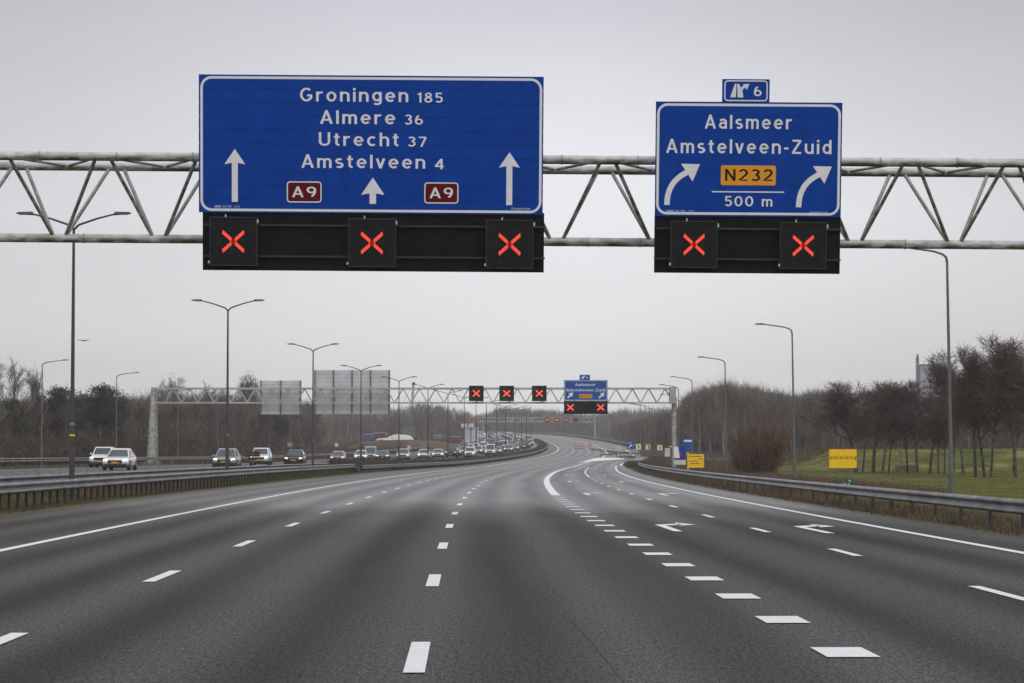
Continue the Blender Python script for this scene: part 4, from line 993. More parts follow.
# ------------------------------------------------------------------ cars
def make_car(kind='sedan', lights='lit'):
    """faces -y (towards the camera). length 4.5, width 1.8"""
    hh = {'sedan': 1.46, 'hatch': 1.5, 'suv': 1.66, 'van': 1.95}[kind]; zb_ = .22 if kind != 'suv' else .28
    root = empty('car', (0, 0, 0), 0)
    Lf, Lr = -2.2, 2.2
    belt = .92 if kind in ('sedan', 'hatch') else 1.05
    st = [(-2.24, .52, .60, .72), (-2.15, .40, .70, .84), (-1.9, .26, .78, .88), (-1.2, zb_, .86, .90), (-.75, zb_, belt, .905), (.3, zb_, belt + .02, .91), (1.3, zb_, belt + .04, .90), (1.9, .26, belt + .03 if kind != 'sedan' else belt + .06, .87), (2.15, .36, belt - .02, .82), (2.24, .48, belt - .18, .74)]
    if kind in ('suv', 'van'): st = [(y, a + .05, b + (.12 if y < -1 else .03), w) for y, a, b, w in st]
    vs = []; K_ = 10
    for y, a, b, w in st:
        h = b - a
        half = [(w * .80, a), (w * .97, a + .18 * h), (w, a + .5 * h), (w * .97, a + .82 * h), (w * .86, b)]
        ring = half + [(-x, z) for x, z in reversed(half)]
        vs += [(x, y, z) for x, z in ring]
    fs = []; n = len(st)
    for i in range(n - 1):
        for k in range(K_):
            k2 = (k + 1) % K_; fs.append((i * K_ + k, i * K_ + k2, (i + 1) * K_ + k2, (i + 1) * K_ + k))
    fs.append(tuple(range(K_))); fs.append(tuple(reversed(range((n - 1) * K_, n * K_))))
    body = MB().add(vs, fs).build('body', M_car, root, smooth=True)
    # cabin
    prof = {'sedan': [(-1.1, belt - .03, .80), (-.15, hh - .06, .58), (.35, hh, .60), (.95, hh - .04, .60), (1.75, belt + .02, .78)],
            'hatch': [(-1.15, belt - .03, .80), (-.3, hh - .05, .60), (.3, hh, .62), (1.4, hh - .07, .60), (2.05, belt, .78)],
            'suv': [(-1.0, belt - .02, .80), (-.4, hh - .05, .64), (.3, hh, .64), (1.6, hh - .05, .62), (2.12, belt, .78)],
            'van': [(-1.5, belt - .02, .82), (-.75, hh - .06, .72), (.0, hh, .74), (2.0, hh - .02, .74), (2.2, belt, .82)]}[kind]
    base_w = .83
    P0 = list(prof); q = []
    for i in range(len(P0) - 1):
        a, b = P0[i], P0[i + 1]
        for k in range(4):
            t = k / 4; bulge = (.035 if 0 < i < len(P0) - 2 else .030) * math.sin(math.pi * t)
            q.append((a[0] * (1 - t) + b[0] * t, a[1] * (1 - t) + b[1] * t + (bulge if 0 < i < len(P0) - 2 else bulge * .5) - (0 if 0 < i < len(P0) - 2 else .02 * math.sin(math.pi * t)), a[2] * (1 - t) + b[2] * t))
    full = q + [P0[-1]]
    vs = []
    for y, z, w in full: vs += [(w, y, z), (-w, y, z), (base_w, y, belt - .04), (-base_w, y, belt - .04)]
    fs = []
    m_ = len(full)
    for i in range(m_ - 1):
        a, b = i * 4, (i + 1) * 4
        fs += [(a, b, b + 1, a + 1), (a, a + 2, b + 2, b), (a + 1, b + 1, b + 3, a + 3)]
    cab = MB().add(vs, fs).build('cabin', M_car, root, smooth=True)
    # windscreen (3 mm proud), rear window, side windows
    def quad(pts, nrm, d=.012): return [(p[0] + nrm[0] * d, p[1] + nrm[1] * d, p[2] + nrm[2] * d) for p in pts]
    def lerp(a, b, t): return tuple(a[i] * (1 - t) + b[i] * t for i in range(3))
    def win(name, A, B, C, D, nrm, ins=(.06, .08)):
        q = [lerp(lerp(A, B, ins[0]), lerp(D, C, ins[0]), ins[1]), lerp(lerp(A, B, 1 - ins[0]), lerp(D, C, 1 - ins[0]), ins[1]),
             lerp(lerp(A, B, 1 - ins[0]), lerp(D, C, 1 - ins[0]), 1 - ins[1]), lerp(lerp(A, B, ins[0]), lerp(D, C, ins[0]), 1 - ins[1])]
        return MB().add(quad(q, nrm), [(0, 1, 2, 3)]).build(name, M_glass, root)
    p0, p1 = prof[0], prof[1]
    win('windscreen', (-p0[2], p0[0], p0[1]), (p0[2], p0[0], p0[1]), (p1[2], p1[0], p1[1]), (-p1[2], p1[0], p1[1]), (0, -.7, .7), (.05, .05))
    q0, q1 = prof[-2], prof[-1]
    win('rear_window', (-q1[2], q1[0], q1[1]), (q1[2], q1[0], q1[1]), (q0[2], q0[0], q0[1]), (-q0[2], q0[0], q0[1]), (0, .7, .7), (.07, .12))
    for sx_ in (-1, 1):
        a, b, c2, d = prof[0], prof[1], prof[-2], prof[-1]
        bw = base_w
        pts = [(sx_ * bw * .985, a[0] + .22, belt + .03), (sx_ * bw * .985, d[0] - .25, belt + .03), (sx_ * (c2[2] + .03), c2[0] - .05, c2[1] - .08), (sx_ * (b[2] + .03), b[0] + .12, b[1] - .05)]
        MB().add([(p[0] + sx_ * .022, p[1], p[2]) for p in pts], [(0, 1, 2, 3)]).build('side_window', M_glass, root)
        mi = MB().box((sx_ * .93 - .075, -.84, belt + .02), (sx_ * .93 + .075, -.74, belt + .13)).build('mirror', M_car, root)
        # headlamp and tail lamp
        yl = -2.19
        zl = .66 + (.1 if kind in ('suv', 'van') else 0)
        h = MB().add([(sx_ * .54, yl - .045, zl - .035), (sx_ * .80, yl + .06, zl - .045), (sx_ * .81, yl + .10, zl + .095), (sx_ * .56, yl + .02, zl + .06), (sx_ * .54, yl + .1, zl - .035), (sx_ * .8, yl + .2, zl - .06), (sx_ * .8, yl + .24, zl + .1), (sx_ * .48, yl + .2, zl + .085)],
                     [(0, 1, 2, 3), (0, 4, 5, 1), (1, 5, 6, 2), (2, 6, 7, 3), (3, 7, 4, 0)]).build('headlight', M_head if lights == 'lit' else M_heads, root)
        MB().box((sx_ * .78 - .09, 2.02, belt - .22), (sx_ * .78 + .09, 2.235, belt - .02)).build('tail_light', M_tail, root)
        for wy in (-1.38, 1.36):
            r_w = .325 if kind in ('sedan', 'hatch') else .36
            t = MB().tube([(sx_ * .70, wy, r_w), (sx_ * .915, wy, r_w)], r_w, 18).build('wheel', M_tyre, root, smooth=True)
            MB().tube([(sx_ * .90, wy, r_w), (sx_ * .925, wy, r_w)], r_w * .62, 14).build('rim', M_rimw, t, smooth=True)
            pts = [(sx_ * .917, wy + (r_w + .07) * math.cos(R(a_)), r_w + (r_w + .07) * math.sin(R(a_))) for a_ in range(0, 181, 20)]
            MB().add(pts, [tuple(range(len(pts)))]).build('wheel_arch', M_dark, root)
    MB().box((-.47, -2.262, .47 + (.12 if kind in ('suv', 'van') else 0)), (.47, -2.15, .68 + (.12 if kind in ('suv', 'van') else 0))).build('grille', M_dark, root)
    MB().box((-.72, -2.215, .25), (.72, -2.0, .41)).build('lower_intake', M_dark, root)
    MB().box((-.26, -2.285, .46), (.26, -2.262, .575)).build('number_plate', M_plate, root)
    MB().box((-.85, -2.05, .16), (.85, 2.1, .3)).build('underbody', M_dark, root)
    MB().add([(-.72, -2.04, .20), (.72, -2.04, .20), (.72, -2.225, .30), (-.72, -2.225, .30)], [(0, 1, 2, 3)]).build('bumper_lip', M_dark, root)
    return root
def flatten(root, name='car'):
    """one mesh with everything of a car, for the copies too small to show parts"""
    mb_v = []; mb_f = []; mi = []; mats = []
    def rec(o, M_):
        for c in kids(o):
            Mc = M_ @ c.matrix_local
            if c.type == 'MESH':
                m = c.data.materials[0]
                if m not in mats: mats.append(m)
                k = mats.index(m); off = len(mb_v)
                mb_v.extend([tuple(Mc @ v.co) for v in c.data.vertices])
                for p in c.data.polygons: mb_f.append(tuple(off + i for i in p.vertices)); mi.append(k)
            rec(c, Mc)
    rec(root, Matrix())
    me = bpy.data.meshes.new(name); me.from_pydata(mb_v, [], mb_f)
    for m in mats: me.materials.append(m)
    me.polygons.foreach_set('material_index', mi); me.update()
    return me
PR = {k: make_car(k) for k in ('sedan', 'hatch', 'suv', 'van')}
CARC = {'white': (.86, .86, .87), 'silver': (.33, .35, .37), 'black': (.018, .018, .02), 'grey': (.10, .105, .115), 'blue': (.05, .09, .17), 'red': (.30, .02, .02), 'light silver': (.5, .51, .54)}
near = [(120.5, 171, 'sedan', 'white', 'white sedan with lit headlights, front car of the oncoming traffic at the far left', 0.0),
        (104.5, 205, 'suv', 'white', 'white car partly hidden behind the leading white sedan on the left', 0.0),
        (227.5, 190, 'hatch', 'silver', 'silver-grey hatchback with lit headlights passing the second median lamp post', 0.0),
        (261.5, 236, 'suv', 'white', 'white sport utility car beside the dark red marker boards', 0.0),
        (295.5, 236, 'hatch', 'black', 'black hatchback with bright headlights, left of the third median lamp post', 0.0),
        (338.5, 305, 'sedan', 'silver', 'silver car with a dark lower front, first to the right of the third lamp post', 0.0),
        (361.5, 345, 'hatch', 'white', 'white hatchback in front of the fourth median lamp post', 0.0),
        (371, 352, 'van', 'light silver', 'pale tall car directly right of the white hatchback at the fourth lamp post', 0.0),
        (383, 350, 'sedan', 'grey', 'dark grey car with yellowish headlights right of the tall pale car', 0.0),
        (403.5, 350, 'suv', 'light silver', 'pale car with bright headlights by the fifth median lamp post', 0.0),
        (424, 372, 'hatch', 'white', 'white car with glowing headlights just left of the sixth median lamp post', 0.0),
        (438, 384, 'sedan', 'light silver', 'pale car between the sixth and seventh median lamp posts', 0)]
for (u, Y, kd, colr, lab, rz) in near:
    x = (u - 512) / F * Y
    c_ = copy_tree(PR[kd], (x, Y, float(zr(Y)) + OPPZ + .01), rz=rz, label=lab, group='oncoming cars on the opposite carriageway', color=CARC[colr]); c_['category'] = 'car'
FM = {k: flatten(PR[k]) for k in PR}
def small_car(x, y, z, rz, kd, colr, lab, grp, name='car'):
    o = bpy.data.objects.new(name, FM[kd]); COL.objects.link(o); o.location = (x, y, z); o.rotation_euler = (0, 0, rz); o.color = (*CARC[colr], 1)
    return tag(o, lab, 'car', grp)
rc = random.Random(5)
cols = ['white', 'light silver', 'black', 'silver', 'light silver', 'white', 'white', 'silver', 'light silver', 'grey', 'blue', 'white']
def queue(off, Ya, Yb, gap, what, z_extra=OPPZ):
    s = float(S(Ya))
    while s < float(S(Yb)):
        o_ = off + rc.uniform(-.3, .3); p = pt(np.array([s]), np.array([o_]), z_extra + .01)[0]
        i = np.interp(s, sa, tx); j = np.interp(s, sa, ty)
        cc = rc.choice(cols)
        small_car(p[0], p[1], p[2], -math.atan2(i, j), rc.choice(['sedan', 'hatch', 'suv', 'hatch', 'van']), cc, f'tiny {cc} car in the {what}', 'cars in the distant queue')
        s += gap * rc.uniform(.7, 1.6)
queue(-14.9, 392, 1050, 27, 'distant queue right of the dark dividing barrier')
queue(-18.5, 400, 1080, 24, 'distant queue right of the dark dividing barrier')
queue(-24.0, 470, 1150, 19, 'distant queue left of the dark dividing barrier')
queue(-28.0, 560, 1200, 22, 'distant queue left of the dark dividing barrier')
# service vehicle at the gore
x, Y = (626.5 - 512) / F * 437, 437
c_ = copy_tree(PR['van'], (x, Y, float(zr(Y)) + .02), rz=R(70), label='yellow and white road-service van with an orange beacon parked at the exit gore', color=(.42, .42, .30)); c_['category'] = 'van'
c_.name = 'service_van'
MB().box((-.5, -.3, 1.95), (.5, .0, 2.25)).build('beacon', M_beacon, c_); c_.scale = (.68, .68, .62)
for s_ in (-1, 1): MB().box((s_ * .93 - .01, -1.0, .45), (s_ * .93 + .01, 1.2, .75)).build('dark_stripe', M_cblue, c_)
for k in PR: remove_tree(PR[k])

# ------------------------------------------------------------------ roadside signs and works
def board(name, u0, u1, v0, v1, Y, label, cat, face, parts=(), posts=(), post_to=None, th=.04, group=None, postmat=M_post2):
    c, X_, Z_ = sign_frame(u0, u1, v0, v1, Y, F / Y)
    x, z = c.x, gz_at(c.x, Y) if post_to is None else post_to
    root = empty(name, (c.x, Y, z), 0, label, cat, group); dz = c.z - z
    MB().box((X_(u0), 0, Z_(v1) + dz), (X_(u1), th, Z_(v0) + dz)).build('panel', face, root)
    for u in posts:
        MB().tube([(X_(u), th + .04, -.3), (X_(u), th + .04, Z_(v0) + dz - .02)], .035, 8).build('post', postmat, root)
    return root, X_, (lambda v: Z_(v) + dz)
r, X_, Z_ = board('detour_sign', 828.9, 857.1, 448.8, 468.4, 140, 'yellow sign reading omleiding on posts in the right verge', 'detour sign', M_yellow, posts=(838, 848))
m = MB(); frame_ring(m, X_(828.9), X_(857.1), Z_(468.4), Z_(448.8), .03, .025, -.005, -.005); m.build('border', mat('sign_edge_red', (.35, .08, .02), var=.1), r)
text('omleiding', X_(829.8), X_(856.2), Z_(459.3), .215, -.006, M_black, r, 1.7, .05)
r, X_, Z_ = board('distance_marker', 841.2, 852.6, 478.2, 486.4, 112, 'small dark green marker plate just above the right guardrail', 'marker plate', M_green, posts=(846.5,))
text('9', X_(848.3), X_(850.6), Z_(482.3), .11, -.006, M_white, r, 1, .01)
text('24.6', X_(842.5), X_(850), Z_(485.8), .12, -.006, M_white, r, 1, .01)
MB().box((X_(842.2), -.008, Z_(481.6)), (X_(844.8), -.002, Z_(479.6))).build('red_patch', M_red, r)
# yellow information sign by gantry leg
r, X_, Z_ = board('information_sign', 688.0, 704.0, 454.2, 467.6, 222, 'small yellow information sign with dark lines of writing beside the second gantry leg', 'information sign', M_yellow, posts=(690.5, 701.5))
for a, b, v in ((689, 701.3, 456.3), (698.8, 702.8, 458.9), (689, 698, 461.1), (690.5, 699.6, 463.5)):
    uu = a; m = MB(); rr_ = random.Random(int(v * 10))
    while uu < b:
        w_ = rr_.uniform(.5, 1.2); m.box((X_(uu), -.008, Z_(v + .45)), (X_(min(uu + w_, b)), -.002, Z_(v - .35))); uu += w_ + .28
    m.build('writing', M_black, r)
o = MB().box((-.10, -.05, -.3), (.10, .05, 2.0)).box((-.13, -.06, 1.7), (.13, .06, 2.0)).build('orange_post', M_orange, loc=(float(px(688, 460, 228).x), 228, gz_at(16, 228))); tag(o, 'narrow orange post between the sailing picture board and the yellow information sign', 'post')
# picture board: white sail shape on blue with a red figure
r, X_, Z_ = board('picture_board', 673.6, 685.4, 446.4, 459.2, 236, 'blue, white and red picture board in front of the second gantry leg', 'picture board', M_blue, posts=(674.6, 684.4))
MB().add([(X_(673.7), -.006, Z_(458)), (X_(679.8), -.006, Z_(458)), (X_(678.2), -.006, Z_(446.6)), (X_(673.7), -.006, Z_(446.6))], [(0, 1, 2, 3)]).build('white_field', M_white, r)
MB().add([(X_(680), -.007, Z_(457.2)), (X_(683.2), -.007, Z_(456.8)), (X_(681), -.007, Z_(452.6)), (X_(679.2), -.007, Z_(450.6))], [(0, 1, 2, 3)]).build('red_shape', M_red, r)
MB().box((X_(673.8), .0, Z_(464.6)), (X_(685.8), .04, Z_(460))).build('lower_panel', M_tarp, r)
r, X_, Z_ = board('blue_sign', 683.2, 692.0, 437.2, 450.5, 300, 'blue roadside sign with a white bar behind the picture board', 'road sign', M_blue2, posts=(685, 690))
MB().box((X_(683.8), -.01, Z_(441.9)), (X_(691.8), -.004, Z_(439.9))).build('white_bar', M_white, r)
r, X_, Z_ = board('white_board', 664.8, 670.0, 448.0, 456.6, 330, 'plain white board left of the second gantry leg', 'board', M_tarp, posts=(666, 669))
def disc(name, u, v, rad_px, Y, label, cat):
    c = px(u, v, Y); z = gz_at(c.x, Y); rad = rad_px / F * Y; root = empty(name, (c.x, Y, z), 0, label, cat)
    MB().tube([(0, 0, c.z - z), (0, .03, c.z - z)], rad, 20).build('disc', M_red, root)
    MB().box((-rad * .7, -.01, c.z - z - rad * .2), (rad * .7, -.002, c.z - z + rad * .2)).build('bar', M_white, root)
    MB().tube([(0, .06, -.3), (0, .06, c.z - z)], .04, 8).build('post', M_post2, root)
    return root
disc('no_entry_sign', 671.0, 446.6, 2.0, 380, 'small round red and white sign left of the second gantry leg', 'road sign')
disc('no_entry_sign', 734.3, 447.4, 1.6, 330, 'small round red and white sign left of the rust-brown shrub', 'road sign')
# blue exit sign with arrow at the gore
r, X_, Z_ = board('exit_sign', 627.0, 633.0, 441.0, 449.3, 447, 'small blue exit sign with a white arrow at the exit gore', 'exit sign', M_blue2, posts=(628.3, 631.8))
m = MB(); stroke_add(m, [(X_(629), Z_(448.4)), (X_(629.4), Z_(446.6)), (X_(631), Z_(445.4))], .14, -.01)
m.add([(X_(629.8), -.011, Z_(444.7)), (X_(632), -.011, Z_(444.6)), (X_(631.6), -.011, Z_(446.8))], [(0, 1, 2)]); m.build('arrow', M_white, r)
text('Uit', X_(628.2), X_(631.4), Z_(443.6), .26, -.01, M_white, r, 1, .01)
for i, (u0, u1, v0, v1) in enumerate(((635.9, 641.0, 444.0, 449.8), (645.7, 650.6, 444.6, 449.9), (657.2, 662.4, 445.0, 450.3))):
    r, X_, Z_ = board('chevron_sign', u0, u1, v0, v1, 478 - 4 * i, f'{("left", "middle", "right")[i]} of three yellow edged chevron signs round the exit bend', 'chevron sign', M_chevy, posts=((u0 + u1) / 2,), group='chevron signs at the exit bend')
    w_ = X_(u1) - X_(u0); MB().box((X_(u0) + .14 * w_, -.008, Z_(v1) + .14 * w_), (X_(u1) - .14 * w_, -.002, Z_(v0) - .14 * w_)).build('white_field', M_white, r)
    cz = (Z_(v0) + Z_(v1)) / 2; a = w_ * .2; m = MB()
    for sgn in (-1, 1):
        m.add([(-a * .9, -.012, cz + sgn * a * 1.6), (a * .3, -.012, cz + sgn * a * 1.6), (a * 1.2, -.012, cz), (0, -.012, cz)], [(0, 1, 2, 3)])
    m.build('chevron', M_dred, r)
# red and white boards and cones closing the main road
for i, (u, v) in enumerate(((574.6, 447.9), (578.2, 447.9), (581.9, 447.8), (590.0, 448.3))):
    p = gpx(u, v + .8); root = empty('barrier_board', (p.x, p.y, float(zr(p.y))), 0, f'{("first", "second", "third", "fourth")[i]} red and white barrier board from the left, closing the distant main road', 'barrier board', 'barrier boards closing the main road')
    m = MB(); m.box((-.42, 0, .35), (.42, .05, 1.35)); m.build('panel', M_white, root)
    m = MB()
    for k in range(3): m.add([(-.42, -.006, .38 + k * .32), (.42, -.006, .50 + k * .32), (.42, -.006, .68 + k * .32), (-.42, -.006, .56 + k * .32)], [(0, 1, 2, 3)])
    m.build('red_stripes', M_red, root); MB().box((-.05, .05, 0), (.05, .1, .6)).box((-.4, -.2, 0), (.4, .3, .08)).build('foot', M_dark, root)
def cone_mesh():
    root = empty('traffic_cone', (0, 0, 0), 0, None, 'traffic cone')
    MB().tube([(0, 0, .04), (0, 0, 1.0)], [.2, .04], 12).build('cone', M_cone, root, smooth=True); MB().box((-.28, -.28, 0), (.28, .28, .05)).build('base', M_dark, root)
    MB().tube([(0, 0, .5), (0, 0, .7)], [.126, .09], 12).build('white_band', M_white, root, smooth=True)
    return root
cp = cone_mesh()
for i, u in enumerate((592.5, 595.0, 597.6, 600.4, 603.6, 606.8, 608.6, 610.8, 612.5, 614.5, 616.6)):
    p = gpx(u, 450.2 + (u - 592) * .12); copy_tree(cp, (p.x, p.y, float(zr(p.y)) + .01), scale=1.05, label='orange cone in the row right of the barrier boards on the distant main road', group='cones across the main road')
remove_tree(cp)
p = gpx(618.6, 452.4); root = empty('warning_board', (p.x, p.y, float(zr(p.y))), 0, 'cream square board standing at the end of the row of cones', 'warning board')
MB().box((-.45, 0, .5), (.45, .05, 1.35)).build('panel', M_tarp, root); MB().box((-.04, .05, 0), (.04, .1, .7)).box((-.35, -.2, 0), (.35, .25, .06)).build('stand', M_dark, root)
# dark red marker boards in the median
Y = 165; c = px(252.7, 457, Y); z = float(zr(Y)) + .4
root = empty('marker_boards', (c.x, Y, z), 0, 'pair of dark red square boards on a thin median post before a white car', 'marker board')
k = Y / F
for sx_ in (-1, 1):
    MB().box((sx_ * 3.9 * k - 3.3 * k, 0, c.z - z + .3 * k), (sx_ * 3.9 * k + 3.3 * k, .05, c.z - z + 5.6 * k)).build('board', M_dred, root)
    MB().box((sx_ * 3.9 * k - 2.8 * k, -.01, c.z - z + 2.6 * k), (sx_ * 3.9 * k + 2.8 * k, -.002, c.z - z + 3.4 * k)).build('bright_band', MATS['container_red'], root)
MB().box((-4.2 * k, 0, c.z - z - 3.2 * k), (4.2 * k, .05, c.z - z - .3 * k)).build('board', M_dred, root)
MB().tube([(0, .08, -.3), (0, .08, c.z - z + 6.3 * k)], .04, 8).build('post', M_post2, root)
# small green box at left edge
Y = 262; c = px(1.5, 454, Y); z = gz_at(c.x, Y)
root = empty('roadside_cabinet', (c.x, Y, z), 0, 'pale green cabinet at the left picture edge behind the guardrail', 'cabinet')
MB().box((-.45, 0, 0), (.45, .4, c.z - z + .3)).build('body', mat('cabinet_green', (.12, .2, .16), var=.1), root); MB().box((-.5, -.05, c.z - z + .3), (.5, .45, c.z - z + .36)).build('lid', M_conc, root)

# ------------------------------------------------------------------ vegetation
def quat_dir(v): return Vector(v).normalized()
class TreeB:
    """bare tree: wood (tapered prisms) and twigs (thin triangles)"""
    wob = .10
    def __init__(s, seed): s.r = np.random.default_rng(seed); s.wood = MB(); s.tv = []; s.trunkn = 0
    def twig(s, p, d, l, w):
        a = s.r.normal(size=3); n = np.cross(d, a); n /= (np.linalg.norm(n) + 1e-9)
        bend = s.r.normal(size=3) * .12; m = p + d * l * .5 + bend * l * .5; e = p + d * l + bend * l + np.array([0, 0, s.droop * l])
        s.tv.append((p - n * w / 2, p + n * w / 2, m)); s.tv.append((p - n * w * .3 , m + n * w * .25, e)) if False else s.tv.append((m - n * w * .38, m + n * w * .38, e))
        s.tv[-2] = (p - n * w / 2, p + n * w / 2, m + n * w * .38)
        s.tv.append((p - n * w / 2, m + n * w * .38, m - n * w * .38))
    def grow(s, p, d, l, r, lev):
        nseg = 3 if lev < 2 else 2; pts = [p]; rad = [r]; q = p.copy(); dd = d.copy()
        for i in range(nseg):
            dd = dd + s.r.normal(size=3) * (s.wob if lev == 0 else .18) + np.array([s.wind, 0, s.up * (.5 if lev else .2)]); dd /= np.linalg.norm(dd)
            q = q + dd * l / nseg; pts.append(q.copy()); rad.append(r * (1 - (i + 1) / nseg * (.55 if lev < 3 else .7)))
        s.wood.tube(pts, rad, 7 if lev == 0 else (5 if lev == 1 else 3), cap=False)
        if lev >= s.maxlev:
            for i in range(s.ntw):
                t = s.r.uniform(.1, 1); k = min(int(t * nseg), nseg - 1); f = t * nseg - k
                pp = pts[k] * (1 - f) + pts[k + 1] * f
                td = dd + s.r.normal(size=3) * .65; td /= np.linalg.norm(td); s.twig(pp, td, s.tl * s.r.uniform(.5, 1.2), s.tw)
            return
        nb = s.nb[lev]
        for i in range(nb):
            t = (s.bare if lev == 0 else .25) + (1 - (s.bare if lev == 0 else .25)) * (i + s.r.uniform(0, 1)) / nb; t = min(t, .99)
            k = min(int(t * nseg), nseg - 1); f = t * nseg - k; pp = pts[k] * (1 - f) + pts[k + 1] * f
            a = s.r.uniform(0, 2 * math.pi); side = np.array([math.cos(a), math.sin(a), 0.0])
            sp = s.spread * (1.0 if lev else (1.15 - .5 * t))
            td = dd * (1 - sp * .55) + side * sp + np.array([0, 0, .15]); td /= np.linalg.norm(td)
            ll = l * (s.ratio if lev else s.ratio0 * (1.15 - .55 * t)) * s.r.uniform(.75, 1.15)
            s.grow(pp, td, ll, r * (1 - t * .5) * .5, lev + 1)
        if lev == 0:
            s.grow(pts[-1], dd, l * .28, rad[-1], 2)
    def make(s, h=10, r=.16, nb=(11, 5, 4), ntw=9, bare=.3, spread=.75, ratio0=.36, ratio=.55, wind=0.0, up=.25, tl=.7, tw=.02, droop=0.0, lean=(0, 0), maxlev=3):
        s.nb = nb; s.ntw = ntw; s.bare = bare; s.spread = spread; s.ratio0 = ratio0; s.ratio = ratio; s.wind = wind; s.up = up; s.tl = tl; s.tw = tw; s.droop = droop; s.maxlev = maxlev
        d = np.array([lean[0], lean[1], 1.0]); d /= np.linalg.norm(d)
        s.grow(np.array([0, 0, -.2]), d, h * .8, r, 0)
        return s
def tri_arr(tb):
    t = np.array(tb.tv, float); return t.reshape(-1, 3), np.arange(len(t) * 3).reshape(-1, 3)
def tree_proto(name, tb, barkm, twigm):
    root = empty(name, (0, 0, 0), 0)
    w = tb.wood.build('trunk', barkm, root)
    v, f = tri_arr(tb); np_mesh('crown', v, f, twigm, root)
    return root
TP = []
for i in range(4):
    TP.append(tree_proto('bare_tree', TreeB(20 + i).make(h=11, r=.15, ntw=8, bare=.25, spread=.6, up=.3, tw=.026, tl=.8, lean=(rng.normal(0, .05), 0)), M_bark, M_twig))
TG = [tree_proto('bare_tree', TreeB(40 + i).make(h=12, r=.14, ntw=7, nb=(14, 5, 3), bare=.35, spread=.5, up=.4, tw=.030, tl=.8, ratio0=.32), M_bark, M_twigg) for i in range(2)]
BP = []
TreeB.wob = .045
for i in range(4):
    BP.append(tree_proto('birch_tree', TreeB(60 + i).make(h=9.5, r=.125, ntw=13, nb=(20, 6, 4), bare=.38, spread=.68, up=.28, wind=-.03, tw=.024, tl=.8, ratio0=.40, droop=-.1, lean=(0.0, 0)), M_birchd, M_twigr))
def place(protos, u, vbase, Y, htop_px, label, group, cat='tree', sx=1.0, rz=None, h0=10.5, z=None, mir=False):
    x = (u - 512) / F * Y; zg = gz_at(x, Y) if z is None else z
    top = float(px(u, htop_px, Y).z); sc = (top - zg) / h0
    p = random.choice(protos) if isinstance(protos, list) else protos
    o = copy_tree(p, (x, Y, zg), rz=random.uniform(0, 6.28) if rz is None else rz, scale=(sc * sx, sc * sx, sc), label=label, group=group); o['category'] = cat
    return o
def proto_h(p):
    m = 0
    for c in kids(p):
        v = np.zeros(len(c.data.vertices) * 3); c.data.vertices.foreach_get('co', v); m = max(m, v[2::3].max())
    return m
HH = {p.name: proto_h(p) for p in TP + TG + BP}
# birches on the meadow: (u, Y, top y, proto, sx, label)
bir = [(856, 262, 377, 0, 1.6, 'leftmost of the dark birches on the meadow, just right of the yellow omleiding sign'),
       (872.5, 252, 376, 1, 1.35, 'slim dark birch, second from the left of the meadow row'),
       (881.5, 243, 376, 2, 1.1, 'thick-trunked dark birch in the left group of the meadow row'),
       (888, 250, 392, 3, .8, 'young slender birch in the left group'),
       (901.5, 243, 379, 0, 1.0, 'pale-stemmed birch leaning left in the left group'),
       (907, 246, 384, 1, .9, 'thin dark birch directly behind the pale leaning one'),
       (929, 243, 386, 2, 1.15, 'thick birch left of the right lamp post, in front of the tower block'),
       (938, 240, 394, 3, .9, 'thin birch close to the right of the thick one before the tower block'),
       (944, 243, 390, 0, .9, 'thin birch touching the near lamp post on its left'),
       (963, 232, 344, 1, 1.0, 'tall birch first to the right of the near lamp post'),
       (975, 205, 340, 2, 1.0, 'tall birch, second to the right of the near lamp post'),
       (984, 205, 344, 3, .95, 'tall birch, third to the right of the near lamp post'),
       (990, 203, 352, 0, .9, 'slim birch left of the gap before the right picture edge'),
       (1015, 205, 330, 1, 1.05, 'tall birch near the right picture edge'),
       (1031, 198, 328, 2, 1.1, 'birch cut by the right picture edge'),
       (917, 256, 376, 0, 1.15, 'birch filling the gap between the left group and the tower block'),
       (862, 268, 382, 2, 1.0, 'birch standing behind the leftmost ones, with its trunk just right of the omleiding sign'),
       (953, 250, 366, 3, 1.0, 'birch just behind and right of the near lamp post'),
       (1012, 260, 372, 3, 1.0, 'lower birch behind the tall ones at the right edge')]
for i, (u, Y, vt, k, sx_, lab) in enumerate(bir):
    o = place(BP[k], u, 0, Y, vt, lab, 'birches on the meadow', sx=sx_ * (1.3 if i < 9 else 1.12), h0=HH[BP[k].name], rz=i * 1.3)
    if i == 4:
        for c_ in kids(o):
            if c_.name.startswith('trunk'): c_.data = c_.data.copy(); c_.data.materials[0] = M_birch; c_['label'] = 'pale birch trunk'
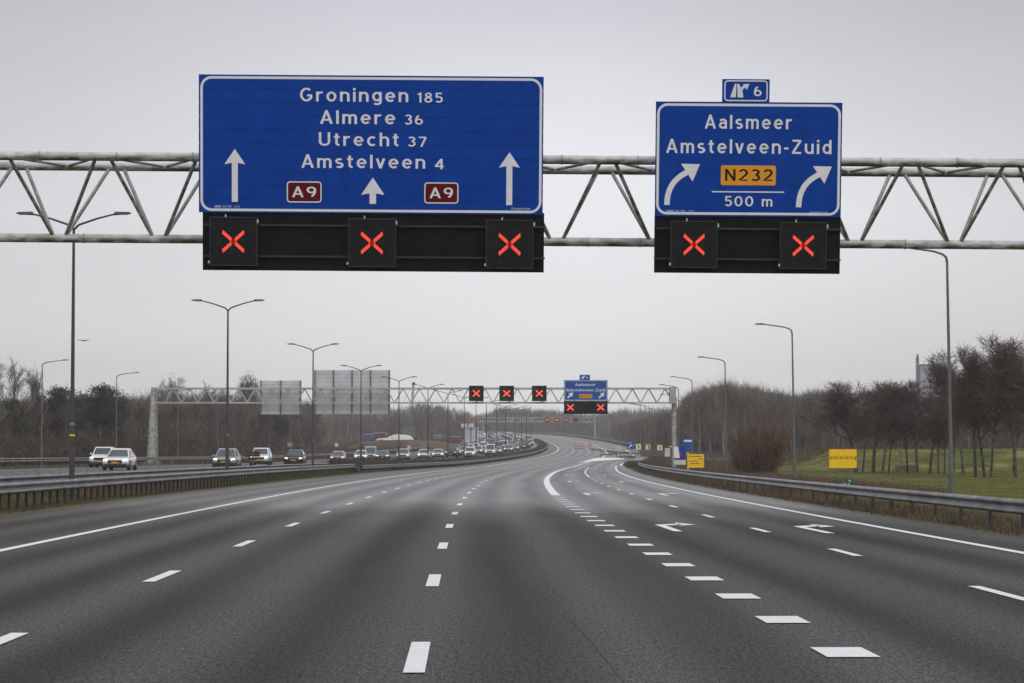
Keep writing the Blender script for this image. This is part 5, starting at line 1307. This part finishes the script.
# left roadside woods: individual front trees
rt = random.Random(11)
def wood_line(n, ua, ub, fY, ftop, protos, label, group, sx=(1.0, 1.4)):
    for i in range(n):
        u = ua + (ub - ua) * (i + rt.uniform(.1, .9)) / n; Y = fY(u) + rt.uniform(0, 26)
        pr = rt.choice(protos); place(pr, u, 0, Y, ftop(u) + rt.uniform(-5, 10), label, group, sx=rt.uniform(*sx), h0=HH[pr.name], rz=rt.uniform(0, 6.28))
edgeY = lambda u: np.interp(u, [-40, 0, 110, 155, 210, 260, 310], [205, 250, 310, 350, 420, 470, 530])
wood_line(60, -30, 312, edgeY, lambda u: np.interp(u, [-30, 0, 30, 60, 150, 200, 310], [392, 396, 398, 398, 396, 396, 404]), TP, 'bare brown tree in the dense wood edge along the opposite carriageway', 'bare trees of the left wood', (1.2, 1.7))
for i, (u, vt) in enumerate(((3, 356), (14, 351), (22, 362), (31, 366), (62, 386), (170, 375), (184, 372), (209, 377), (216, 384), (236, 371), (248, 369), (258, 373), (262, 384), (131, 388), (150, 388), (290, 388), (275, 390))):
    pr = TG[i % 2]; Y = float(edgeY(u)) + 34 + (i * 7) % 20
    place(pr, u, 0, Y, vt, 'tall thin grey tree rising bare above the left wood' if i > 3 else f'{("first", "second", "third", "fourth")[i]} tall bare tree from the left picture edge, rising above the wood', 'tall trees above the left wood', h0=HH[pr.name], sx=1.35 if i > 3 else 1.0, rz=i)
# pines
def pine_proto(seed):
    r = np.random.default_rng(seed); root = empty('pine_tree', (0, 0, 0), 0)
    MB().tube([(0, 0, -.2), (.1, 0, 4), (0, .1, 8)], [.18, .12, .05], 7).build('trunk', M_bark, root)
    V = []
    for c in range(40):
        zc = r.uniform(4.6, 8.6); rad = 1.9 * max(.15, 1 - ((zc - 6.2) / 2.6) ** 2) ** .5
        a = r.uniform(0, 6.28); q = np.array([math.cos(a), math.sin(a), 0]) * rad * r.uniform(.35, 1.0) + np.array([0, 0, zc])
        n = 95; P_ = q + r.normal(size=(n, 3)) * np.array([.42, .42, .26]); d = r.normal(size=(n, 3)) ; d /= np.linalg.norm(d, axis=1)[:, None]; e = r.normal(size=(n, 3)); e = np.cross(d, e); e /= np.linalg.norm(e, axis=1)[:, None]
        V.append(np.stack([P_ - e * .05, P_ + e * .05, P_ + d * .34], 1))
    V = np.concatenate(V).reshape(-1, 3); np_mesh('crown', V, np.arange(len(V)).reshape(-1, 3), M_pine, root); return root
PP = [pine_proto(s) for s in (3, 4)]
for i, (u, vt, sx_, dY) in enumerate(((6, 396, 1.3, -6), (17, 395, 1.2, -4), (52, 386, 1.3, -8), (64, 383, 1.3, -6), (83, 388, 1.2, -2), (101, 381, 1.35, -14), (112, 384, 1.2, -10), (270, 404, 1.2, -22), (283, 412, 1.1, -26), (250, 418, 1.1, -8))):
    place(PP[i % 2], u, 0, float(edgeY(u)) + dY + 16, vt + 4, ['dark green pine at the left picture edge', 'dark pine close right of the one at the left edge', 'pine left of the nearest median lamp pole', 'pine behind the nearest median lamp pole', 'pine between the median lamp pole and the rounded dark evergreen', 'large rounded dark evergreen right of the nearest lamp pole', 'right half of the pair of rounded dark evergreens', 'dark evergreen below the smaller grey sign back', 'lower evergreen right of the one below the smaller sign back', 'small evergreen left of the smaller sign back'][i], 'pines in the left wood', sx=sx_ * .85, h0=8.9)
# stuff: masses of woods built from simple trees
def woods(name, label, spots, m, seed, hs, wtw=.06, n_tw=110, cat='woods', spread=.32, trunkm=None):
    r = np.random.default_rng(seed); V = []; T = []
    for (x, y, z, h) in spots:
        dens = r.uniform(.45, 1.25)
        for _ in range(2 if trunkm else 1):
            a = r.uniform(0, 3.14); w_ = wtw * r.uniform(1.2, 2.6); e = np.array([math.cos(a) * w_, math.sin(a) * w_, 0])
            b0 = np.array([x + r.normal(0, .5), y + r.normal(0, .5), z]); mid = b0 + np.array([r.normal(0, .25), r.normal(0, .25), h * .5]); t0 = b0 + np.array([r.normal(0, .8), r.normal(0, .8), h * r.uniform(.85, 1.03)])
            T += [[b0 - e, b0 + e, mid + e * .6], [b0 - e, mid + e * .6, mid - e * .6], [mid - e * .6, mid + e * .6, t0]]
            for k in range(7):      # limbs
                q = mid * 1.0 + (t0 - mid) * r.uniform(-.5, .8); an = r.uniform(0, 6.28); d = np.array([math.cos(an) * .6, math.sin(an) * .6, 1.0]) * h * r.uniform(.1, .24); T.append([q - e * .35, q + e * .35, q + d])
        n = int(n_tw * dens); t = r.beta(1.35, 1.35, n) * .84 + .12; rad = h * spread * np.sin(np.clip(t, 0, 1) * math.pi * .86 + .25) * r.uniform(.2, 1, n) ** .6
        a = r.uniform(0, 6.28, n); c = np.stack([x + np.cos(a) * rad * .55, y + np.sin(a) * rad * .55, z + t * h * .88], 1)
        d = np.stack([np.cos(a) * .55, np.sin(a) * .55, np.full(n, 1.0)], 1) + r.normal(size=(n, 3)) * .35; d /= np.linalg.norm(d, axis=1)[:, None]
        l = h * r.uniform(.08, .2, n)[:, None]; e = np.cross(d, r.normal(size=(n, 3))); e /= np.linalg.norm(e, axis=1)[:, None]
        V.append(np.stack([c - e * wtw, c + e * wtw, c + d * l], 1))
    T = np.array(T, float); nt_ = len(T); V = np.concatenate([np.array(v).reshape(-1, 3, 3) for v in V] + [T]).reshape(-1, 3)
    o = np_mesh(name, V, np.arange(len(V)).reshape(-1, 3), m)
    if trunkm:
        o.data.materials.append(trunkm); mi = np.zeros(len(V) // 3, np.int32); mi[-nt_:] = 1; o.data.polygons.foreach_set('material_index', mi)
    return tag(o, label, cat, kind='stuff')
M_wtr = mat('wood_stems', (0.16, 0.14, 0.125), rough=.9, var=.45, scale=.4)
r2 = np.random.default_rng(99)
def spots(n, ua, ub, fY, depth, ftop, jit=6, hmin=3):
    out = []
    for i in range(n):
        u = r2.uniform(ua, ub); Y = fY(u) + r2.uniform(0, depth); x = (u - 512) / F * Y; z = gz_at(x, Y)
        h = float(px(u, ftop(u) + abs(r2.normal(0, jit)), Y).z) - z
        if h > hmin: out.append((x, Y, z, h))
    return out
woods('woodland', 'dense brown winter wood behind the front trees on the left', spots(750, -40, 318, lambda u: edgeY(u) + 6, 70, lambda u: np.interp(u, [-30, 60, 110, 160, 200, 250, 318], [394, 393, 390, 386, 386, 388, 396]), 11), M_twig, 1, 0, wtw=.045, n_tw=250, trunkm=M_wtr)
woods('thicket', 'low dark brown thicket at the foot of the left wood', spots(500, -40, 318, lambda u: edgeY(u) - 8, 14, lambda u: np.interp(u, [-30, 150, 200, 260, 318], [432, 432, 436, 438, 444]), 8, hmin=1), M_brush, 2, 0, wtw=.04, n_tw=130, cat='thicket', spread=.7)
woods('woodland', 'pale hazy distant wood behind the construction site', spots(420, 290, 470, lambda u: 800, 260, lambda u: np.interp(u, [290, 330, 380, 430, 470], [400, 404, 404, 396, 408]), 11), M_twigg, 3, 0, wtw=.075, n_tw=130, trunkm=M_wtr)
woods('woodland', 'grey-brown far wood on the horizon beyond the distant bend', spots(900, 440, 720, lambda u: 1420, 300, lambda u: np.interp(u, [440, 480, 500, 560, 590, 620, 660, 720], [418, 411, 403, 406, 410, 404, 402, 400]), 6), M_twig, 4, 0, wtw=.16, n_tw=130)
woods('woodland', 'brown wood behind the lamp cluster right of the third gantry', spots(420, 612, 705, lambda u: np.interp(u, [612, 640, 705], [900, 620, 560]), 120, lambda u: np.interp(u, [612, 640, 660, 705], [424, 414, 409, 396]), 8), M_twig, 5, 0, wtw=.07, n_tw=150, trunkm=M_wtr)
woods('woodland', 'tall brown wood on the right behind the rust-brown shrub', spots(700, 686, 850, lambda u: np.interp(u, [686, 850], [520, 460]), 110, lambda u: np.interp(u, [686, 700, 730, 765, 790, 820, 850], [390, 381, 374, 382, 388, 384, 388]), 9), M_twig, 6, 0, wtw=.05, n_tw=240, trunkm=M_wtr)
woods('woodland', 'dark wood on the horizon behind the meadow birches', spots(420, 840, 1060, lambda u: 440, 90, lambda u: 410, 5), M_twigr, 7, 0, wtw=.06, n_tw=230, trunkm=M_wtr)
for i, (u, vt, Y) in enumerate(((700, 388, 455), (712, 383, 470), (724, 378, 450), (737, 377, 480), (748, 384, 455), (775, 394, 450), (793, 391, 470), (806, 388, 450), (822, 387, 470), (838, 392, 450), (684, 398, 470))):
    pr = TP[i % 4]; place(pr, u, 0, Y, vt, 'bare tree at the edge of the tall wood on the right', 'bare trees of the right wood', h0=HH[pr.name], sx=1.2, rz=i * 2.1)
# rust-brown shrub
def shrub_proto(name, m, seed, n=150, h=4.5, w=.42, tw=.014):
    r = np.random.default_rng(seed); root = empty(name, (0, 0, 0), 0); st = MB(); V = []
    for i in range(n):
        a = r.uniform(0, 6.28); o_ = r.uniform(0, .9); tilt = r.uniform(0, 1) ** .7 * w; hh_ = h * r.uniform(.72, 1.0) * (1 - .25 * tilt)
        p = np.array([math.cos(a) * o_, math.sin(a) * o_, -.1]); d = np.array([math.cos(a) * tilt, math.sin(a) * tilt, 1.0]); d /= np.linalg.norm(d)
        q = p + d * hh_ + r.normal(0, .15, 3); mid = (p + q) / 2 + r.normal(0, .1, 3) - np.array([math.cos(a), math.sin(a), 0]) * -.18 * tilt * h * .4
        st.tube([p, mid, q], [.028, .018, .006], 3, cap=False)
        for k in range(34):
            t = r.uniform(.25, 1); b = p * (1 - t) ** 2 + 2 * mid * t * (1 - t) + q * t * t; td = d + r.normal(size=3) * .45; td /= np.linalg.norm(td); e = np.cross(td, r.normal(size=3)); e /= np.linalg.norm(e)
            V.append([b - e * tw, b + e * tw, b + td * r.uniform(.35, .8)])
    st.build('stems', m, root); V = np.array(V).reshape(-1, 3); np_mesh('twigs', V, np.arange(len(V)).reshape(-1, 3), m, root); return root
SP = shrub_proto('large_shrub', M_twigs, 5)
x = (762 - 512) / F * 195; o = copy_tree(SP, (x, 195, gz_at(x, 195)), scale=(1.18, 1.18, 1.05), label='large rounded rust-brown shrub on the right verge between the lamp posts'); o['category'] = 'shrub'
x = (747 - 512) / F * 205; o = copy_tree(SP, (x, 205, gz_at(x, 205)), rz=1, scale=.8, label='lower left flank of the rust-brown shrub group on the right verge'); o['category'] = 'shrub'
remove_tree(SP)
for p in TP + TG + BP + PP: remove_tree(p)

# grass blades as merged meshes
def blades(name, label, xy, h, w, m, cat='grass', lean=.35, seed=0):
    r = np.random.default_rng(seed); xy = np.asarray(xy); n = len(xy); z = terr(xy[:, 0], xy[:, 1])
    b = np.stack([xy[:, 0], xy[:, 1], z - .02], 1); a = r.uniform(0, 3.14, n); e = np.stack([np.cos(a), np.sin(a) * .3, 0 * a], 1) * (w * r.uniform(.6, 1.3, n))[:, None]
    tip = b + np.stack([r.normal(0, lean, n) * h, r.normal(0, lean, n) * h, h * r.uniform(.4, 1.1, n)], 1)
    V = np.stack([b - e, b + e, tip], 1).reshape(-1, 3)
    o = np_mesh(name, V, np.arange(n * 3).reshape(-1, 3), m); return tag(o, label, cat, kind='stuff')
def strip_xy(n, Ya, Yb, oa, ob, pw=1.0, seed=0, clump=0):
    r = np.random.default_rng(seed); Y = Ya + (Yb - Ya) * r.uniform(0, 1, n) ** pw; o_ = oa + (ob - oa) * r.uniform(0, 1, n)
    if clump:
        keep = (np.sin(Y * 1.9 + np.sin(o_ * 3.1) * 2) + np.sin(Y * .53 + o_ * 1.7) + r.normal(0, .6, n)) > clump - 1; Y = Y[keep]; o_ = o_[keep]
    return np.stack([Cx(Y) + o_, Y], 1)
blades('grass', 'greenish brown grass under the median guardrails', strip_xy(46000, 48, 225, -15.9, -11.95, 1.5, 1), .17, .018, M_gr, seed=1)
blades('grass', 'dead brown grass along the foot of the right guardrail', strip_xy(42000, 46, 340, 11.0, 14.2, 1.4, 2, clump=.2), .20, .018, M_dry, seed=2)
blades('grass', 'tall dry tan grass on the right verge behind the guardrail', strip_xy(36000, 110, 330, 13.2, 21, 1.1, 3), .55, .022, M_dry, seed=3)
xy = np.stack([r2.uniform(15, 60, 60000), r2.uniform(85, 300, 60000)], 1); xy = xy[(xy[:, 0] > Cx(xy[:, 1]) + 14.5)]
blades('grass', 'short green meadow grass with pale tufts around the birches', xy, .13, .03, M_grm, seed=4)
blades('brush', 'low brown brush between the exit bend and the main road signs', np.r_[strip_xy(14000, 285, 445, 10.7, 15.5, 1.0, 5), np.stack([r2.uniform(15, 42, 16000), r2.uniform(300, 452, 16000)], 1)][:], .95, .045, M_brush, cat='brush', seed=5)
# keep brush off the slip road by dropping blades near its centre line
ob = [o for o in bpy.data.objects if o.name == 'brush'][0]
me = ob.data; v = np.zeros(len(me.vertices) * 3); me.vertices.foreach_get('co', v); v = v.reshape(-1, 3, 3)
base = (v[:, 0] + v[:, 1]) / 2; dmin = np.min(np.hypot(base[:, None, 0] - eX[None, :], base[:, None, 1] - eY[None, :]), axis=1)
side = base[:, 0] - Cx(base[:, 1]); keep = (dmin > 6.0) & ~((dmin < 12) & (side < 10.6)) & (side > 10.6)
v = v[keep].reshape(-1, 3); nm = np_mesh('brush', v, np.arange(len(v)).reshape(-1, 3), M_brush)
for k_ in ('label', 'category', 'kind'): nm[k_] = ob[k_]
bpy.data.objects.remove(ob); nm.name = 'brush'
bx = strip_xy(15000, 122, 200, 14.6, 20.5, 1.0, 15, clump=.3)
blades('bramble', 'reddish brown brambles behind the rail near the omleiding sign', bx, .65, .03, mat('bramble', (.105, .062, .046), var=.4, scale=.4), cat='bramble', seed=15)
# median brush strip between far rail and opposite carriageway
sx_s = r2.uniform(float(S(214)), float(S(850)), 40000); t_ = r2.uniform(0, 1, 40000)
t_ = t_ * np.interp(sx_s, [float(S(440)), float(S(540))], [1, .45]); ofs = (rail_l(sx_s) - .4) * (1 - t_) + (opp_in(sx_s) + .4) * t_; pp = pt(sx_s, ofs)
blades('brush', 'dark brown brush strip along the far median between the two carriageways', pp[:, :2], 1.15, .05, mat('median_brush', (.055, .042, .033), var=.35, scale=.3), cat='brush', seed=6)
# weeds on the median near the first lamps
blades('grass', 'thin dry weeds standing between the two median guardrails', strip_xy(900, 70, 200, -15.8, -13.5, 1.2, 8), .9, .012, M_dry, cat='weeds', seed=7)
# heath slope left of opposite carriageway far
xy = []
for _ in range(36000):
    s_ = r2.uniform(float(S(300)), float(S(900))); o_ = -36.5 - r2.uniform(0, 1) ** 1.5 * 30; xy.append((s_, o_))
xy = np.array(xy); pp = pt(xy[:, 0], xy[:, 1]); blades('brush', 'brown heath slope beyond the opposite carriageway', pp[:, :2], .9, .06, M_brush, cat='brush', seed=9)

# ------------------------------------------------------------------ background things
# tower block behind the birches
Y = 1250; kx = Y / F; c = px(932, 395, Y)
root = empty('apartment_building', (c.x, Y, 0), 0, 'blue-grey tower block with a mast rising behind the meadow birches', 'building')
xl, xr, zt_, zm = (920.5 - 932) * kx, (946 - 932) * kx, float(px(932, 365.3, Y).z), float(px(932, 374, Y).z)
MB().box((xl, 0, 0), (xr, 14, zt_)).build('wall', M_bldg, root)
MB().box((xl - .3, -.3, zt_), (xr + .3, 14.3, zt_ + .5)).build('roof', M_bldd, root)
z_ = zt_ - 2.6
while z_ > 4:
    for j in range(4):
        x0 = xl + .8 + j * 2.9 + (1.0 if j > 1 else 0)
        if j == 0 and z_ > zm - 3: continue
        MB().box((x0, -.08, z_), (x0 + 1.9, -.005, z_ + 1.4)).build('window', M_bldd, root)
    z_ -= 3.0
MB().box((xl + 4.2, -.5, zt_ - 2.6), (xr - 1.5, -.09, zt_ - .4)).build('balcony_recess', M_bldd, root)
MB().tube([(xl - 1.0, 2, 0), (xl - 1.0, 2, float(px(932, 354, Y).z))], .5, 8).box((xl - 1.8, 1.6, float(px(932, 364, Y).z)), (xl - .3, 2.6, float(px(932, 357, Y).z))).build('mast', M_post2, root)
for xo in (2.2, 4.4): MB().tube([(xl + xo, 3, zt_), (xl + xo + .3, 3, zt_ + 1.8)], .1, 5).build('antenna', M_post2, root)
# picket fence behind the birches
Y = 266; root = empty('low_fence', (float(px(896, 460, Y).x), Y, gz_at(38, Y)), 0, 'short dark picket fence behind the birch trunks', 'fence')
for k_ in range(16): MB().box((k_ * .15 - .04, 0, 0), (k_ * .15 + .04, .04, .8)).build('picket', M_galpost, root)
MB().box((-.1, .045, .55), (2.4, .08, .63)).build('rail', M_galpost, root)
# thin poles on the meadow horizon
for (u, v, Y, lab) in ((823.5, 428, 345, 'thin pale pole with a small lamp on the meadow horizon, left of the omleiding sign'), (843.2, 432, 330, 'thin yellowish pole rising behind the omleiding sign')):
    t_ = px(u, v, Y); z = gz_at(t_.x, Y); root = empty('thin_pole', (t_.x, Y, z), 0, lab, 'pole')
    MB().tube([(0, 0, -.2), (0, 0, t_.z - z)], [.07, .05], 8).build('pole', M_post2, root); MB().box((-.25, -.1, t_.z - z - .05), (.25, .1, t_.z - z + .06)).build('cap', M_post2, root)
# crane / piling rig
Y = 760; b_ = px(409, 436, Y); root = empty('crane', (b_.x, Y, gz_at(b_.x, Y)), 0, 'tall slender blue-grey lattice crane above the construction site', 'crane')
zg_ = gz_at(b_.x, Y); tp = px(413.6, 384, Y); bt = px(409.5, 433, Y)
A_ = Vector((bt.x - b_.x, 0, bt.z - zg_)); B_ = Vector((tp.x - b_.x, 0, tp.z - zg_))
m = MB()
for dx, dy in ((-.55, -.5), (.55, -.5), (0, .5)): m.tube([A_ + Vector((dx, dy, 0)), B_ + Vector((dx * .4, dy * .4, 0))], .10, 5)
for k_ in range(14):
    a = A_.lerp(B_, k_ / 14); b2 = A_.lerp(B_, (k_ + 1) / 14); w_ = .55 * (1 - .6 * k_ / 14) * (-1) ** k_
    m.tube([a + Vector((w_, 0, 0)), b2 - Vector((w_, 0, 0))], .07, 4)
m.build('lattice_jib', M_cranb, root)
MB().box((B_.x - .45, -.3, B_.z - .2), (B_.x + .45, .3, B_.z + .5)).build('jib_head', M_dark, root)
MB().box((A_.x - 2.0, -1.4, A_.z - 1.2), (A_.x + 1.6, 1.4, A_.z + 1.8)).build('cab', M_post2, root); MB().box((A_.x - 2.6, -1.8, A_.z - 2.4), (A_.x + 2.6, 1.8, A_.z - 1.2)).build('tracks', M_dark, root)
MB().tube([A_ + Vector((-1.8, 0, 1.5)), A_ + Vector((-2.2, 0, 9)), B_], .05, 4).build('stay', M_dark, root)
# containers, tents and rubble of the site
def boxthing(name, u0, u1, v0, v1, Y, dep, m, lab, cat):
    a = px(u0, v1, Y); b = px(u1, v0, Y); x0 = a.x; zb_ = min(a.z, gz_at(a.x, Y)); root = empty(name, ((a.x + b.x) / 2, Y, a.z), 0, lab, cat); w_ = (b.x - a.x) / 2; h_ = b.z - a.z
    mb = MB(); mb.box((-w_, 0, 0), (w_, dep, h_)); mb.build('body', m, root)
    k_ = MB(); xx = -w_ + .3
    while xx < w_ - .2: k_.box((xx, -.06, .15), (xx + .12, -.005, h_ - .1)); xx += .5
    k_.build('ribs', m, root); MB().box((-w_ - .05, -.1, h_), (w_ + .05, dep + .1, h_ + .12)).build('roof', M_tarp, root)
    MB().box((-w_, .1, -3), (w_, dep - .1, -.005)).build('plinth', M_brush, root)
    return root
boxthing('container', 364, 373.5, 434.3, 439.8, 640, 6, M_cblue, 'bright blue container on the construction site', 'container')
boxthing('container', 374.2, 386, 433.2, 438.5, 648, 6, M_cred, 'rust-red container beside the blue one', 'container')
boxthing('container', 450.5, 460, 436.8, 440.4, 700, 6, M_cred, 'low dark red container left of the ribbed grey sign back', 'container')
boxthing('site_hut', 434, 442, 435.2, 438.6, 720, 6, MATS['faded_panel'] if 'faded_panel' in MATS else M_conc, 'small dull yellow site hut near the third gantry leg', 'site hut')
def heap(name, u0, u1, v0, v1, Y, m, lab, cat, seed):
    r = np.random.default_rng(seed); a = px(u0, v1, Y); b = px(u1, v0, Y); w_ = (b.x - a.x) / 2; h_ = b.z - a.z; n1, n2 = 28, 12; vs = []; fs = []
    for i in range(n1 + 1):
        for j in range(n2 + 1):
            t = i / n1 * 2 - 1; q = j / n2 * 2 - 1; z = h_ * max(0, (1 - abs(t) ** 3) * (1 - q * q)) * (1 + r.normal(0, .06)) - 2.0 * (abs(q) ** 4) - .8
            vs.append((t * w_ + r.normal(0, .08), q * w_ * .5, z + .8))
    for i in range(n1):
        for j in range(n2): fs.append((i * (n2 + 1) + j, (i + 1) * (n2 + 1) + j, (i + 1) * (n2 + 1) + j + 1, i * (n2 + 1) + j + 1))
    o = MB().add(vs, fs).build(name, m, loc=((a.x + b.x) / 2, Y, a.z)); return tag(o, lab, cat)
heap('tarpaulin_heap', 372, 396, 438.2, 444.0, 600, M_tarp, 'long low heap under white tarpaulin, nearer one on the construction site', 'tarpaulin', 1)
heap('tarpaulin_heap', 386, 414, 434.5, 439.5, 660, M_tarp, 'second white tarpaulin heap behind the nearer one', 'tarpaulin', 2)
heap('tarpaulin_heap', 396, 413, 435.2, 438.2, 720, M_tarp, 'farthest white covered heap at the foot of the crane', 'tarpaulin', 3)
heap('earth_mound', 340, 470, 440, 450, 560, MATS['dry_brush'], 'long brown bank below the construction site', 'earth bank', 6)
# delineator signs near opp road (small boards)
for (u, v, Y, lab) in ((336.5, 445, 380, 'small pale panel on a post right of the third median lamp'), (409, 447.5, 420, 'little white triangular panel above the queue near the fifth lamp')):
    c = px(u, v, Y); z = gz_at(c.x, Y); root = empty('small_panel', (c.x, Y, z), 0, lab, 'panel'); s_ = 1.6 * Y / F
    MB().box((-s_, 0, c.z - z - s_ * 1.2), (s_, .05, c.z - z + s_ * 1.2)).build('panel', M_alu, root); MB().tube([(0, .08, -.2), (0, .08, c.z - z)], .05, 6).build('post', M_post2, root)
c = px(290, 444.5, 300); z = gz_at(c.x, 300); root = empty('small_panel', (c.x, 300, z), 0, 'pale yellowish panel in the brush above the black hatchback', 'panel')
MB().box((-.3, 0, c.z - z - .25), (.3, .05, c.z - z + .25)).build('panel', mat('faded_panel', (.30, .27, .17), var=.2), root); MB().tube([(0, .08, -.2), (0, .08, c.z - z)], .05, 6).build('post', M_post2, root)
# bird
c = px(83.5, 340.5, 120); o = MB().add([(0, -.2, 0), (-.35, 0, .08), (0, .12, 0), (.35, 0, .06), (0, -.05, -.05), (0, .3, -.01)], [(0, 1, 2), (0, 2, 3), (0, 4, 1), (0, 3, 4), (4, 5, 1), (4, 3, 5)]).build('bird', M_dark, loc=c); tag(o, 'small dark bird in the sky right of the nearest median lamp pole', 'bird')

# ------------------------------------------------------------------ haze
hb = MB().box((-4200, -120, -12), (4200, 2000, 66)).build('haze', M_white); hb.data.materials.clear()
hm = bpy.data.materials.new('haze_air'); hm.use_nodes = True; nt = hm.node_tree; nt.nodes.remove(nt.nodes['Principled BSDF'])
vp = nt.nodes.new('ShaderNodeVolumePrincipled'); vp.inputs['Color'].default_value = (.98, .985, 1, 1); vp.inputs['Density'].default_value = 0.00023; vp.inputs['Anisotropy'].default_value = .2
nt.links.new(vp.outputs[0], nt.nodes['Material Output'].inputs['Volume']); hb.data.materials.append(hm); hb['kind'] = 'stuff'; hb['label'] = 'thin damp haze in the air'
hb['category'] = 'haze'

# ------------------------------------------------------------------ world, sun
w = bpy.data.worlds.new('World'); scn.world = w; w.use_nodes = True; nt = w.node_tree; L = nt.links; bg = nt.nodes['Background']
sky = nt.nodes.new('ShaderNodeTexSky'); sky.sky_type = 'NISHITA'; sky.sun_disc = False; sky.sun_elevation = R(50); sky.sun_rotation = R(200); sky.air_density = 1.0; sky.dust_density = 2.0
hsv = nt.nodes.new('ShaderNodeHueSaturation'); hsv.inputs['Saturation'].default_value = .12; hsv.inputs['Value'].default_value = 1.0; L.new(sky.outputs[0], hsv.inputs['Color'])
tc = nt.nodes.new('ShaderNodeTexCoord'); sp = nt.nodes.new('ShaderNodeSeparateXYZ'); L.new(tc.outputs['Generated'], sp.inputs[0])
mp = nt.nodes.new('ShaderNodeMapping'); mp.inputs['Scale'].default_value = (1.0, 1.0, 3.5); L.new(tc.outputs['Generated'], mp.inputs['Vector'])
nz = nt.nodes.new('ShaderNodeTexNoise'); nz.inputs['Scale'].default_value = 3.2; nz.inputs['Detail'].default_value = 5; nz.inputs['Roughness'].default_value = .5; L.new(mp.outputs[0], nz.inputs['Vector'])
# overcast luminance: brighter at the horizon band, greyer above
rp = nt.nodes.new('ShaderNodeValToRGB'); e = rp.color_ramp.elements
e[0].position = 0.0; e[0].color = (7.9, 7.9, 8.05, 1); e[1].position = 1.0; e[1].color = (6.6, 6.7, 7.1, 1)
q = e.new(.04); q.color = (7.9, 7.9, 8.0, 1); q = e.new(.095); q.color = (8.1, 8.15, 8.5, 1); q = e.new(.18); q.color = (5.3, 5.35, 5.85, 1); q = e.new(.25); q.color = (5.0, 5.05, 5.5, 1); q = e.new(.45); q.color = (6.0, 6.1, 6.4, 1)
L.new(sp.outputs[2], rp.inputs['Fac'])
mrn = nt.nodes.new('ShaderNodeMapRange'); mrn.inputs['From Min'].default_value = .3; mrn.inputs['From Max'].default_value = .7; mrn.inputs['To Min'].default_value = .93; mrn.inputs['To Max'].default_value = 1.07; L.new(nz.outputs['Fac'], mrn.inputs['Value'])
ab = nt.nodes.new('ShaderNodeMath'); ab.operation = 'ABSOLUTE'; L.new(sp.outputs[0], ab.inputs[0])
mra = nt.nodes.new('ShaderNodeMapRange'); mra.interpolation_type = 'SMOOTHSTEP'; mra.inputs['From Min'].default_value = 0.0; mra.inputs['From Max'].default_value = .26; mra.inputs['To Min'].default_value = 1.03; mra.inputs['To Max'].default_value = .79; L.new(ab.outputs[0], mra.inputs['Value'])
mm_ = nt.nodes.new('ShaderNodeMath'); mm_.operation = 'MULTIPLY'; L.new(mra.outputs[0], mm_.inputs[0]); L.new(mrn.outputs[0], mm_.inputs[1])
mulc = nt.nodes.new('ShaderNodeVectorMath'); mulc.operation = 'SCALE'; L.new(rp.outputs['Color'], mulc.inputs[0]); L.new(mm_.outputs[0], mulc.inputs['Scale'])
mx = nt.nodes.new('ShaderNodeMix'); mx.data_type = 'RGBA'; mx.inputs[0].default_value = .88; L.new(hsv.outputs[0], mx.inputs[6]); L.new(mulc.outputs[0], mx.inputs[7])
L.new(mx.outputs[2], bg.inputs['Color']); bg.inputs['Strength'].default_value = .105
sd_ = bpy.data.lights.new('sun', 'SUN'); sd_.energy = 1.2; sd_.angle = R(40); sd_.color = (1.0, .97, .93); so = bpy.data.objects.new('sun', sd_); COL.objects.link(so)
so.rotation_euler = (R(40), 0, R(20)); so.location = (0, -20, 60)
scn.view_settings.view_transform = 'Standard'; scn.view_settings.look = 'None'; scn.view_settings.gamma = 1.0; scn.view_settings.exposure = 0.12; scn.view_settings.use_curve_mapping = False
scn.cycles.max_bounces = 6; scn.cycles.diffuse_bounces = 3; scn.cycles.glossy_bounces = 2; scn.cycles.volume_bounces = 1; scn.cycles.transparent_max_bounces = 8
scn.cycles.use_denoising = True; scn.cycles.sample_clamp_indirect = 4
